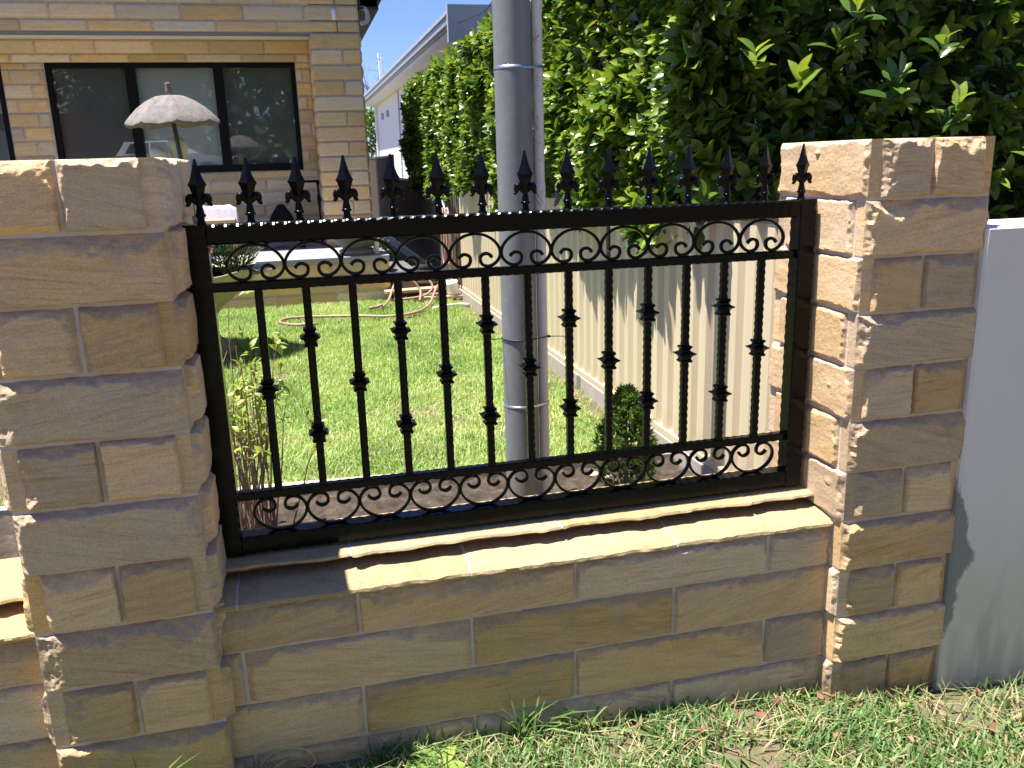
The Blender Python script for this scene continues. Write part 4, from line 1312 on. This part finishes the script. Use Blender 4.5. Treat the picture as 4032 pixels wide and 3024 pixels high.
def flowers():
    cx, cy, cz = -.30, 5.02, .765
    root = thing("flowering_plant", "bushy dark green plant with coral flowers growing in the stone bowl", "plant", (cx, cy, cz))
    rs = np.random.default_rng(31)
    n = 900
    h = rs.uniform(.02, .26, n); a = rs.uniform(0, 6.28, n); rr = np.sqrt(rs.random(n)) * (.10 + .5 * h)
    P = np.stack([rr * np.cos(a) * 1.15, rr * np.sin(a) * .8, h], 1)
    D = np.stack([np.cos(a) * .6 + rs.normal(0, .3, n), np.sin(a) * .6 + rs.normal(0, .3, n), rs.uniform(.3, 1.2, n)], 1)
    V, F, t = scatter_leaves(P, D, rs.normal(0, .5, (n, 3)) + [[0, -.3, 1]], rs.uniform(.03, .06, n), np.clip(rs.normal(.35, .3, n), 0, .98), leaf_template(1, .26, 4))
    mk("leaves", V, F, M['flower_leaf'], root, smooth=True, col=t)
    b = MB()
    for k in range(40):
        q = rs.normal(0, .07, 2); b.tube([(q[0] * .4, q[1] * .4, 0), (q[0], q[1], .14), (q[0] * 1.5, q[1] * 1.4, .24 + rs.random() * .05)], .0022, 4)
    b.build("stems", M['twig'], root)
    for k, (x, z, m) in enumerate(((-.175, .245, 'flower_red'), (-.16, .205, 'flower_red'), (-.19, .190, 'flower_red'), (-.14, .23, 'flower_pink'), (-.165, .225, 'flower_red'))):
        b = MB()
        for p in range(5):
            an = p * 1.2566 + k; 
            b.add([(0, -.004, 0), (.022 * math.cos(an - .4), -.012, .022 * math.sin(an - .4)), (.030 * math.cos(an), -.008, .030 * math.sin(an)), (.022 * math.cos(an + .4), -.012, .022 * math.sin(an + .4))], [[0, 1, 2, 3]])
        b.build("flower", M[m], root, loc=(x, -.12 - .01 * k, z))
flowers()
for (x, y, s, nm) in ((-.155, 5.02, .085, "grey flat rock lying in the stone bowl right of the plant"), (-.07, 5.10, .07, "pale rock on the right rim side of the stone bowl")):
    V0 = MB().lathe([(.05, -.3), (.9, -.2), (1, .1), (.7, .4), (.1, .5)], 8, sx=s, sy=s * .7)
    o = V0.build("rock", M['pebble'] if 'pale' in nm else M['urn_grey'], None, loc=(x, y, .79)); o.scale = (1, 1, .07); tag(o, nm, "rock", "rocks in the stone bowl")

# ------------------------------------------------------------------ things on the porch
def porch_things():
    root = thing("porch_urn", "large round grey bowl planter standing on the porch edge", "planter", (.865, 7.93, .606))
    MB().lathe([(.185, 0), (.195, .02), (.195, .05), (.16, .065), (.15, .075)], 30).build("foot", M['cast_stone'], root, auto=40)
    MB().lathe([(.15, .0755), (.19, .10), (.25, .16), (.29, .22), (.305, .28), (.315, .285), (.315, .305), (.29, .30), (.27, .25), (.02, .24)], 36).build("bowl", M['urn_grey'], root, auto=40)
    # chair with a fluffy towel
    ch = thing("patio_chair", "wicker patio chair on the porch under the pale towel", "chair", (-.70, 8.75, .606))
    b = MB(); b.box((-.22, -.22, .36), (.22, .24, .42), .01); b.build("seat", M['timber'], ch)
    b = MB(); b.box((-.22, .20, .42), (.22, .25, .555), .01); b.build("backrest", M['timber'], ch)
    for (x, y) in ((-.20, -.20), (.17, -.20), (-.20, .21), (.17, .21)):
        b = MB(); b.box((x, y, 0), (x + .04, y + .04, .36)); b.build("leg", M['timber'], ch)
    xs = np.linspace(-.26, .24, 26); 
    prof = [(-.13, .10), (-.10, .20), (-.05, .36), (-.02, .52), (.0, .565), (.03, .575), (.06, .565), (.075, .50), (.085, .36)]
    V = []; 
    for (y, z) in prof:
        for x in xs:
            edge = max(0, abs(x) - .16)
            V.append((x + (fbm(np.array(x * 30), np.array(z * 30), 5) - .4) * .02, .20 + y + (fbm(np.array(x * 22), np.array(z * 22), 6) - .4) * .045, z - edge * .55 * (z > .45) + (fbm(np.array(x * 25), np.array(z * 9), 7) - .4) * .03))
    n = len(xs); F = [[r * n + i, r * n + i + 1, (r + 1) * n + i + 1, (r + 1) * n + i] for r in range(len(prof) - 1) for i in range(n - 1)]
    t = mk("towel", V, F, M['towel'], None, smooth=True, loc=(-.70, 8.60, .606)); s_ = t.modifiers.new("thick", 'SOLIDIFY'); s_.thickness = .018
    tag(t, "fluffy lilac-white towel draped over the patio chair on the porch", "towel")
    # dark slumped cushion on the floor
    V0 = MB()
    V0.lathe([(.20, 0), (.205, .05), (.18, .16), (.13, .27), (.07, .36), (.035, .40), (.01, .405)], 7, rot=.3, sy=.6)
    o = V0.build("barbecue_cover", M['dark_cloth'], None, loc=(.045, 9.25, .745), smooth=True); tag(o, "dark peaked cloth cover on the porch behind the spearheads", "cover")
    V0 = thing("low_bench", "low dark bench carrying the dark peaked cover on the porch", "bench", (.045, 9.25, .606))
    MB().box((-.26, -.16, .10), (.28, .16, .138)).build("bench_top", M['dark_cloth'], V0)
    for x in (-.24, .22):
        MB().box((x, -.14, 0), (x + .04, .14, .099)).build("leg", M['dark_cloth'], V0)
    # ornate black iron stand beside the column
    st = thing("iron_stand", "ornate black iron plant stand beside the sandstone column", "stand", (.40, 9.33, .606))
    MB().box((-.16, -.10, .795), (.145, .10, .825), .005).build("stand_top", PB, st)
    leg = [(.010, 0), (.026, .02), (.022, .05), (.011, .09), (.009, .20), (.020, .26), (.012, .32), (.010, .45), (.020, .55), (.024, .60), (.010, .66), (.012, .76), (.022, .794)]
    lp = None
    for (x, y) in ((.125, -.08), (-.14, -.08), (.125, .08), (-.14, .08)):
        if lp is None: o = lp = MB().lathe(leg, 10).build("leg", PB, st, smooth=True)
        else: o = lp.copy(); COL.objects.link(o); o.parent = st
        o.location = (x, y, 0)
    o = MB().lathe([(.028, 0), (.030, .05), (.024, .075), (.030, .08), (.030, .10), (.01, .105)], 12).build("porch_ornament", M['white_paint'], None, loc=(1.09, 7.85, .606), smooth=True)
    o.scale = (1, 1, 3.55); tag(o, "small white ornament post at the right end of the porch", "ornament")
porch_things()

# ------------------------------------------------------------------ hoses, boards and junk at the side passage
def junk():
    h = thing("garden_hose", "pinkish brown garden hose snaking across the lawn to the side passage", "hose", (1.0, 6.8, .1))
    pts = [(.33, 6.22, .125), (.12, 6.24, .125), (-.02, 6.42, .13), (.08, 6.62, .13), (.40, 6.62, .125), (.75, 6.50, .125), (1.05, 6.36, .125), (1.32, 6.46, .13), (1.52, 6.85, .14), (1.64, 7.25, .20), (1.72, 7.50, .24), (1.80, 7.62, .26), (1.88, 7.62, .34), (1.93, 7.62, .55), (1.95, 7.66, .90)]
    b = MB().tube(catmull([(x - 1, y - 6.8, z - .1) for x, y, z in pts], 6), .0135, 8); b.build("hose_run", M['hose'], h, smooth=True)
    pts = [(1.02, 6.95, .12), (1.12, 7.15, .16), (1.22, 7.38, .30), (1.30, 7.42, .34), (1.42, 7.40, .33), (1.50, 7.36, .22), (1.47, 7.20, .13)]
    b = MB().tube(catmull([(x - 1, y - 6.8, z - .1) for x, y, z in pts], 6), .0135, 8); b.build("hose_loop", M['hose'], h, smooth=True)
    pts = [(1.16, 7.25, .15), (1.38, 7.28, .15), (1.55, 7.32, .17), (1.64, 7.36, .24), (1.62, 7.40, .31), (1.58, 7.42, .33)]
    b = MB().tube(catmull([(x - 1, y - 6.8, z - .1) for x, y, z in pts], 6), .0135, 8); b.build("hose_loop", M['hose'], h, smooth=True)
    b = MB().tube(catmull([(-.10, .12, .03), (-.02, .18, .03), (.03, .16, .05)], 4), .018, 8); b.build("hose_fitting", M['hose'], h, smooth=True)
    hc = thing("hose_coil", "coiled pinkish hose with green sprinkler hanging on the fence post", "hose", (1.93, 7.62, 1.0))
    b = MB()
    for k in range(6):
        o_ = k * .014; pts = []
        for i in range(25):
            a = 2 * PI * i / 24; pts.append((-.035 - .012 * k * (k % 2), .10 * math.cos(a) + (k - 3) * .012, -.22 + (.26 + .015 * k) * math.sin(a)))
        b.tube(pts, .011, 6, False)
    b.build("coil", M['hose'], hc, smooth=True)
    MB().lathe([(.02, 0), (.045, .03), (.05, .10), (.03, .16), (.012, .20)], 10, c=(-.075, .06, -.02)).build("sprinkler", M['green_plastic'], hc, smooth=True)
    MB().tube([(-.03, -.02, .06), (-.07, .0, .10), (-.075, .04, .15)], .010, 6).build("hook", M['bucket'], hc, smooth=True)
    bd = [((1.50, 7.58, .185), .75, .16, .03, .12, "pale plank lying on top of the others in the side passage"), ((1.72, 7.36, .115), .62, .10, .028, -.02, "thin board on the ground nearest the lawn in the side passage"),
          ((1.62, 7.78, .15), .80, .20, .03, .06, "wide pale plank at the back of the side passage")]
    for (p, L, w, t_, rz, lab) in bd:
        o = MB().box((-L / 2, -w / 2, 0), (L / 2, w / 2, t_), .003).build("plank", M['timber'], None, loc=p, rotz=rz); tag(o, lab, "plank", "planks in the side passage")
    o = MB().lathe([(.062, 0), (.066, .01), (.075, .13), (.079, .135), (.079, .145), (.070, .143), (.062, .01)], 20).build("bucket", M['bucket'], None, loc=(1.885, 7.40, .15), smooth=True)
    o.rotation_euler = (math.radians(6), math.radians(-12), 0); tag(o, "small white plastic tub at the foot of the fence", "tub")
    o = MB().box((-.10, -.022, 0), (.10, .022, .045), .006).build("white_offcut", M['bucket'], None, loc=(1.80, 7.55, .262), rotz=-.9); o.rotation_euler = (0, .5, -.7); tag(o, "white plastic offcut leaning above the white tub", "offcut")
    b = MB()
    for k in range(7):
        y = 8.1 + .12 * k; z = .16 + .05 * (k % 3)
        b.tube([(1.32 + .05 * k, y, z), (1.55, y + .05, z + .03), (1.86, y + .02 * k, z + .05 * (k % 2))], .045, 8)
    b.build("pipe_pile", M['dark_pipe'], None, smooth=True); tag(bpy.data.objects["pipe_pile"], "pile of dark pipes in the shaded side passage behind the planks", "pipes")
    o = MB().box((-.15, -.55, 0), (.15, .55, .34), .01).build("passage_step", M['urn_grey'], None, loc=(1.375, 8.30, .06)); tag(o, "grey concrete step at the right end of the porch", "step")
    o = MB().tube(catmull([(1.55, 6.78, .105), (1.70, 6.86, .112), (1.86, 6.90, .112), (1.95, 6.84, .11)], 4), .012, 8).build("white_rope", M['bucket'], None, smooth=True); tag(o, "short length of white rope on the lawn by the fence", "rope")
    # bits of clippings beside the urn
    rs = np.random.default_rng(5); n = 220
    P = np.stack([rs.normal(0, .10, n), rs.normal(0, .10, n), np.abs(rs.normal(0, .09, n)) + .01], 1)
    V, F, t = scatter_leaves(P, rs.normal(0, 1, (n, 3)), rs.normal(0, 1, (n, 3)), rs.uniform(.05, .09, n), rs.uniform(0, .3, n), leaf_template(1, .3, 4))
    o = mk("clippings_heap", V, F, M['flower_leaf'], None, col=t, loc=(1.06, 8.35, .60)); tag(o, "dark heap of plant clippings behind the grey porch urn", "clippings", kind="stuff")
junk()

# ------------------------------------------------------------------ plants in the bed
def twig_shrub():
    root = thing("bare_stemmed_shrub", "bare-stemmed shrub with light green leaves at the top, behind the left end of the railing", "shrub", (-.02, 1.15, .10))
    rs = np.random.default_rng(41)
    b = MB(); tips = []
    for k in range(46):
        bx, by = rs.normal(0, .055), rs.normal(0, .045)
        h = rs.uniform(.50, .86) if k > 2 else (1.06, .92, .93)[k]
        lean = rs.normal(0, .07, 2) + np.array([bx, by]) * 1.1
        if k == 0: lean = np.array([.05, 0])
        if k == 1: lean = np.array([.17, .05])
        if k == 2: lean = np.array([-.10, .02])
        pts = []
        for i in range(7):
            t = i / 6
            pts.append((bx + lean[0] * t ** 1.3 + rs.normal(0, .006), by + lean[1] * t ** 1.3 + rs.normal(0, .006), h * t))
        b.tube(pts, [.0048 * (1 - .75 * i / 6) for i in range(7)], 5)
        for i in (3, 4, 5):
            if rs.random() < .9:
                p = np.array(pts[i]); d = rs.normal(0, 1, 3); d[2] = abs(d[2]) + .5; d /= np.linalg.norm(d)
                L = rs.uniform(.06, .16); q = p + d * L
                b.tube([p, (p + q) / 2 + rs.normal(0, .004, 3), q], [.0020, .0016, .0009], 4)
                if i >= 4: tips.append((p, q))
        tips.append((np.array(pts[4]), np.array(pts[6])))
    b.build("stems", M['twig'], root)
    P = []; D = []; 
    for (p, q) in tips:
        m = rs.integers(4, 10)
        if rs.random() < .25: m = 0
        for _ in range(m):
            f = rs.uniform(.35, 1.0); w = p + (q - p) * f
            if w[2] < .42 and rs.random() < .8: continue
            P.append(w); D.append(rs.normal(0, 1, 3) + np.array([0, 0, .25]))
    P += [np.array([.062, 0, 1.05])] * 4; D += [np.array([-1, -.2, -.15]), np.array([.8, -.3, .1]), np.array([-.2, -1, .1]), np.array([.1, .9, .2])]
    P = np.array(P); D = np.array(D); n = len(P)
    S = rs.uniform(.024, .046, n); S[-4:] = .042
    V, F, t = scatter_leaves(P, D, rs.normal(0, .35, (n, 3)) + [[0, 0, 1]], S, np.clip(rs.normal(.70, .22, n), 0, .98), leaf_template(1, .55, 4))
    mk("leaves", V, F, M['shrub_leaf'], root, smooth=True, col=t)
twig_shrub()

def conifer():
    root = thing("young_conifer", "small bushy green conifer planted in the soil bed near the fence", "conifer", (1.56, 1.22, .10))
    rs = np.random.default_rng(43)
    n = 1150
    z = rs.random(n) ** .8 * .50; rad = (.118 * np.sin(np.pi * np.clip(z / .52 * .86 + .18, 0, 1)) ** .8 + .008)
    a = rs.uniform(0, 6.28, n); lump = .78 + .45 * fbm(a * 1.3, z * 9, 3)
    rr = rad * np.sqrt(rs.uniform(.25, 1, n)) * lump
    P = np.stack([rr * np.cos(a), rr * np.sin(a), z + .01], 1)
    D = np.stack([np.cos(a) * .75 + rs.normal(0, .35, n), np.sin(a) * .75 + rs.normal(0, .35, n), rs.uniform(.35, 1.3, n)], 1)
    # each spray is a little flat fan of scale-leaf fingers
    fan = []; ff = []
    for (an, L) in ((0, 1.0), (.5, .72), (-.5, .72), (.95, .5), (-.95, .5)):
        c, s_ = math.cos(an), math.sin(an); o_ = len(fan); b0 = .25 if an else 0
        w = .075
        fan += [(-w * c, b0 - w * -s_ * 0, 0), (w * c, b0, 0), (s_ * L * .6 + w, b0 + c * L * .6, .02), (s_ * L, b0 * .5 + c * L, -.02), (s_ * L * .6 - w, b0 + c * L * .6, .02)]
        ff.append([o_, o_ + 1, o_ + 2, o_ + 3]); ff.append([o_, o_ + 3, o_ + 4, o_])
    ff = [f if len(set(f)) == 4 else f[:3] + [f[2]] for f in ff]
    V0 = np.array(fan); F0 = np.array([[5 * k, 5 * k + 1, 5 * k + 2, 5 * k + 3] for k in range(5)] ); F1 = np.array([[5 * k, 5 * k + 3, 5 * k + 4] for k in range(5)])
    T = np.clip(.25 + .9 * (rr / (rad + .001) - .6) + rs.normal(0, .2, n), 0, .98); S = rs.uniform(.03, .055, n)
    U = rs.normal(0, .5, (n, 3)) + np.stack([np.cos(a), np.sin(a), np.full(n, .6)], 1)
    V, F, t = scatter_leaves(P, D, U, S, T, (V0, F0)); _, G, _ = scatter_leaves(P, D, U, S, T, (V0, F1))
    mk("foliage", V, [F, G], M['conifer_leaf'], root, col=t)
    MB().tube([(0, 0, -.03), (.004, 0, .2), (0, 0, .44)], [.012, .009, .003], 6).build("trunk", M['bark'], root)
conifer()

# distant tree and bush seen in the gap between the houses
def far_tree():
    root = thing("bare_tree", "sparse bare-branched tree against the sky beyond the houses", "tree", (3.2, 35, 0))
    rs = np.random.default_rng(51)
    b = MB(); tips = []
    def grow(p, d, L, r, lv):
        q = p + d * L; m = (p + q) / 2 + rs.normal(0, L * .06, 3)
        b.tube([p, m, q], [r, r * .8, r * .6], 5 if lv > 1 else 3)
        if lv == 0: tips.append(q); return
        for _ in range(3 if lv > 1 else 4):
            nd = d + rs.normal(0, .5, 3); nd[2] += .12; nd /= np.linalg.norm(nd)
            grow(p + d * L * rs.uniform(.55, 1), nd, L * rs.uniform(.55, .8), r * .55, lv - 1)
    grow(np.array([0, 0, 0.]), np.array([.02, 0, 1]), 3.2, .10, 0)
    for (d, L) in (((.30, 0, 1), 1.3), ((.55, .1, .8), 1.2), ((.1, .1, 1), 1.2), ((-.4, 0, 1), 1.2), ((.7, 0, .45), 1.0)):
        d = np.array(d); d /= np.linalg.norm(d); grow(np.array([.06, 0, 3.15]), d, L, .045, 3)
    b.build("trunk", M['bark'], root)
    n = 500
    T_ = np.array(tips); P = T_[rs.integers(0, len(T_), n)] + rs.normal(0, .15, (n, 3))
    P = P[P[:, 2] < 4.6]; n = len(P)
    V, F, t = scatter_leaves(P, rs.normal(0, 1, (n, 3)), rs.normal(0, 1, (n, 3)), rs.uniform(.05, .10, n), rs.random(n) * .95, leaf_template(1, .5, 3))
    mk("crown", V, F, M['tree_leaf'], root, col=t)
    root = thing("distant_bush", "dense dark green bush between the two houses", "bush", (3.2, 33, 0))
    n = 5200
    P = rs.normal(0, 1, (n, 3)); P /= np.linalg.norm(P, axis=1, keepdims=True); P *= (rs.uniform(.5, 1, n) ** .5)[:, None] * np.array([[1.5, 1.0, 1.95]]) * (.8 + .4 * fbm(P[:, 0] * 3, P[:, 2] * 3, 9))[:, None]; P[:, 2] += 1.9
    V, F, t = scatter_leaves(P, rs.normal(0, 1, (n, 3)), rs.normal(0, 1, (n, 3)) + [[0, 0, 1]], rs.uniform(.12, .22, n), np.clip(rs.normal(.4, .25, n), 0, .98), leaf_template(1, .5, 3))
    mk("crown", V, F, M['hedge_leaf'], root, col=t)
    MB().tube([(0, 0, -.2), (0, 0, 1.8)], [.12, .06], 8).build("trunk", M['bark'], root)
far_tree()

# ------------------------------------------------------------------ tufts, weeds, fallen leaves on the verge
def tufts():
    rs = np.random.default_rng(61)
    spots = [(.73, -.165, .165, 30, "tall grass tuft against the low wall near its middle"), (.90, -.17, .13, 22, "grass tuft against the wall right of the tallest tuft"),
             (1.56, -.165, .085, 12, "grass tuft at the wall just left of the right pillar"), (-.225, -.235, .19, 20, "spiky grass tuft at the foot of the left pillar"),
             (.42, -.19, .06, 12, "low grass tuft at the dark foot of the wall near the left pillar"), (1.92, -.225, .06, 10, "short grass tuft at the foot of the right pillar")]
    for (x, y, h, n, lab) in spots:
        xs = rs.normal(0, .022, n); ys = rs.normal(0, .012, n)
        V, Fs, t = blades(n, xs, ys, lambda a, b: a * 0, h * .5, h, .0075, rs, .75, 4, lambda a, b: np.clip(rs.normal(.45, .2, len(a)), 0, .8))
        o = mk("grass_tuft", V, Fs, M['grass'], None, smooth=True, col=t, loc=(x, y, float(gz(x, y)))); tag(o, lab, "grass tuft", "tufts along the wall")
    for k in range(16):
        x = .45 + k * .085 + rs.normal(0, .02); n = int(rs.integers(5, 11)); h = rs.uniform(.05, .10)
        xs = rs.normal(0, .02, n); ys = rs.normal(0, .008, n)
        V, Fs, t = blades(n, xs, ys, lambda a, b: a * 0, h * .5, h, .0072, rs, .8, 4, lambda a, b: np.clip(rs.normal(.45, .2, len(a)), 0, .8))
        o = mk("grass_tuft", V, Fs, M['grass'], None, smooth=True, col=t, loc=(x, -.155, float(gz(x, -.16)))); tag(o, "small grass tuft sprouting along the foot of the low wall", "grass tuft", "small tufts along the foot of the wall")
    # broad weed leaf
    root = thing("broadleaf_weed", "pale broad-leaved weed in the grass where the pillar's shadow ends", "weed", (.47, -.245, float(gz(.47, -.245)) + .01))
    for k in range(5):
        tv, tf = leaf_template(.09, .5, 6, .15, .35)
        o = mk("leaf", tv, tf, M['shrub_leaf'], root, smooth=True, col=np.full(len(tv), .35 + .08 * k)); o.rotation_euler = (.35, 0, k * 1.3 + .4)
    # dead curled root loop by the left pillar
    o = MB().tube(catmull([(.02, -.16, .10), (.06, -.165, .14), (.13, -.17, .14), (.16, -.18, .10), (.10, -.19, .085), (.05, -.185, .10), (.09, -.175, .12)], 5), .0016, 5).build("dry_runner", M['timber'], None)
    tag(o, "curled dry grass runner at the corner of the left pillar and wall", "runner")
    lab = "small dry reddish-brown fallen leaf lying on the verge grass"
    pr = []
    for k in range(5):
        tv, tf = leaf_template(1, .5 + .06 * (k % 3), 5, -.25 + .15 * k, .5 - .2 * (k % 3))
        pr.append((tv, tf))
    pos = [(1.50, -.20), (1.62, -.22), (1.75, -.235), (1.86, -.25), (1.70, -.26), (1.20, -.25), (1.02, -.22), (1.35, -.30), (1.93, -.33), (2.10, -.30), (2.25, -.34), (2.40, -.30),
           (1.55, -.38), (1.75, -.42), (1.40, -.25), (2.05, -.42), (1.80, -.34), (1.15, -.33), (2.3, -.45), (.70, -.20), (1.66, -.205), (1.80, -.225), (1.24, -.19), (2.15, -.40)]
    first = {}
    for i, (x, y) in enumerate(pos):
        k = i % 5
        o = bpy.data.objects.new("fallen_leaf", first[k]) if k in first else mk("fallen_leaf", pr[k][0], pr[k][1], M['litter'], None, smooth=True, col=np.full(len(pr[k][0]), (.1, .35, .55, .8, .98)[k]))
        if k in first: COL.objects.link(o)
        first[k] = o.data
        s = rs.uniform(.022, .040); o.scale = (s, s, s); o.location = (x, y, float(gz(x, y)) + .028 + rs.uniform(0, .012)); o.rotation_euler = (rs.normal(0, .4), rs.normal(0, .4), rs.uniform(0, 6.28))
        tag(o, lab, "fallen leaf", "fallen leaves on the verge grass")
    lab = "dry orange-brown fallen leaf on the lawn side of the railing"
    for i, (x, y) in enumerate([(.28, 3.05), (.55, 2.95), (1.30, 2.9), (1.45, 2.5), (1.62, 2.3), (1.70, 2.65), (1.78, 2.2), (1.72, 3.0), (1.62, 1.95), (1.80, 2.45), (1.42, 3.3), (1.86, 2.9), (1.0, 1.70), (1.84, 1.9)]):
        o = bpy.data.objects.new("fallen_leaf", first[i % 3]); COL.objects.link(o)
        s = rs.uniform(.04, .07); o.scale = (s, s, s); o.location = (x, y, .085 + .04); o.rotation_euler = (rs.normal(0, .3), rs.normal(0, .3), rs.uniform(0, 6.28))
        tag(o, lab, "fallen leaf", "fallen leaves on the lawn")
tufts()

# ------------------------------------------------------------------ across the street (seen in the window panes)
def street():
    b = MB(); b.box((-60, -9.3, -.30), (60, -4.6, .015)); setting(b.build("road", M['asphalt'], None))
    b = MB(); b.box((-60, -4.6 + .001, -.3), (60, -4.45, .11), .01); setting(b.build("kerb", M['concrete_path'], None))
    root = thing("house_across_street", "brick house with dark tiled roof reflected in the left window pane", "house", (-12, -26, 1.3))
    MB().box((-6, -4, 0), (5, 4, 3.0)).build("wall", M['brick'], root)
    r = MB().add([(-6.6, -4.6, 2.9), (5.6, -4.6, 2.9), (5.6, 4.6, 2.9), (-6.6, 4.6, 2.9), (-3, 0, 5.2), (2, 0, 5.2)], [[0, 1, 5, 4], [1, 2, 5], [2, 3, 4, 5], [3, 0, 4], [3, 2, 1, 0]])
    r.build("roof", M['roof_tile'], root)
    w = MB().box((-2, 4.001, .9), (1, 4.03, 2.2)).build("window", M['white_paint'], root)
    MB().box((-1.9, 4.031, 1.0), (.9, 4.04, 2.1)).build("pane", M['glass'], w)
    rs = np.random.default_rng(71)
    for (x, y, h, r, lab) in ((.6, -17.5, 13, 4.8, "broad dark street tree reflected in the right window pane"), (-6.4, -20.5, 11, 4.2, "dark street tree reflected beside the tiled roof"), (6.5, -16, 9, 3.2, "tall dark street tree across the road behind the camera's right")):
        root = thing("street_tree", lab, "tree", (x, y, 1.2), 0, "street trees across the road")
        MB().tube([(0, 0, -.3), (.1, 0, 1.8), (.0, .1, 4)], [.28, .22, .12], 10).build("trunk", M['bark'], root)
        n = 11000
        P = rs.normal(0, 1, (n, 3)); P /= np.linalg.norm(P, axis=1, keepdims=True)
        P *= (rs.random(n) ** .4 * (.65 + .6 * fbm(P[:, 0] * 2.2 + x, P[:, 2] * 2.2 + P[:, 1], 9)))[:, None] * np.array([[r, r * .9, h * .42]]); P[:, 2] += h * .56
        V, F, t = scatter_leaves(P, rs.normal(0, 1, (n, 3)), rs.normal(0, 1, (n, 3)) + [[0, 0, 1]], rs.uniform(.22, .4, n), np.clip(rs.normal(.3, .2, n), 0, .9), leaf_template(1, .5, 3))
        mk("crown", V, F, M['hedge_leaf'], root, col=t)
    n = 9000  # tree line added to block the bright low sky reflected in the panes
    P = np.stack([rs.uniform(-45, 40, n), rs.normal(-34, 1.5, n), rs.uniform(0, 1, n)], 1)
    P[:, 2] = 1.2 + P[:, 2] * (6.5 + 5 * fbm(P[:, 0] * .22, P[:, 0] * 0, 5))
    V, F, tt_ = scatter_leaves(P, rs.normal(0, 1, (n, 3)), rs.normal(0, 1, (n, 3)) + [[0, 0, 1]], rs.uniform(.7, 1.3, n), np.clip(rs.normal(.3, .2, n), 0, .9), leaf_template(1, .8, 3))
    tl = mk("sky_block_trees", V, F, M['hedge_leaf'], None, col=tt_); tag(tl, "dark line of trees added far across the road to block the low sky", "trees", kind="stuff")
    car = thing("parked_car", "white parked hatchback reflected in the middle window pane", "car", (-4.35, -15.6, 1.28))
    low = [(-2.15, .30), (-2.2, .62), (-2.05, .92), (-.95, .98), (1.05, .96), (1.95, .80), (2.15, .55), (2.12, .30)]
    b = MB(); n = len(low)
    V = [(x, -.86, z) for x, z in low] + [(x, -.72 if z > .9 else -.86, z) for x, z in low] + [(x, .72 if z > .9 else .86, z) for x, z in low] + [(x, .86, z) for x, z in low]
    V = [(x, -.86, z) for x, z in low] + [(x, .86, z) for x, z in low]
    b.add(V, [list(range(n))[::-1], [n + i for i in range(n)]] + [[i, (i + 1) % n, n + (i + 1) % n, n + i] for i in range(n)]); b.build("body", M['car_paint'], car)
    cab = [(-1.95, .93), (-1.62, 1.44), (.10, 1.48), (1.02, .965)]
    V = [(x, -.80 if z < 1 else -.62, z) for x, z in cab] + [(x, .80 if z < 1 else .62, z) for x, z in cab]
    b = MB().add(V, [[3, 2, 1, 0], [4, 5, 6, 7], [0, 1, 5, 4], [1, 2, 6, 5], [2, 3, 7, 6]]); b.build("cabin", M['car_paint'], car)
    for pts in ([(-1.62, 1.0), (-1.42, 1.36), (-.75, 1.40), (-.75, 1.0)], [(-.68, 1.0), (-.68, 1.40), (.05, 1.41), (.72, 1.0)]):
        for sgn in (1, -1):
            V = [(x, sgn * (.80 - (z - .95) * .35 + .004), z) for x, z in pts]
            MB().add(V, [list(range(4)) if sgn < 0 else [3, 2, 1, 0]]).build("side_window", M['window_black'], car)
    wp = None
    for x in (-1.35, 1.35):
        for y in (-.80, .80):
            if wp is None: o = wp = MB().lathe([(.02, -.09), (.31, -.09), (.33, -.06), (.33, .06), (.31, .09), (.02, .09)], 20).build("wheel", M['tyre'], car)
            else: o = wp.copy(); COL.objects.link(o); o.parent = car
            o.location = (x, y, .33); o.rotation_euler = (PI / 2, 0, 0)
    for y in (-.6, .6): MB().box((2.05, y - .18, .60), (2.17, y + .18, .72), .02).build("headlight", M['strap'], car)
street()
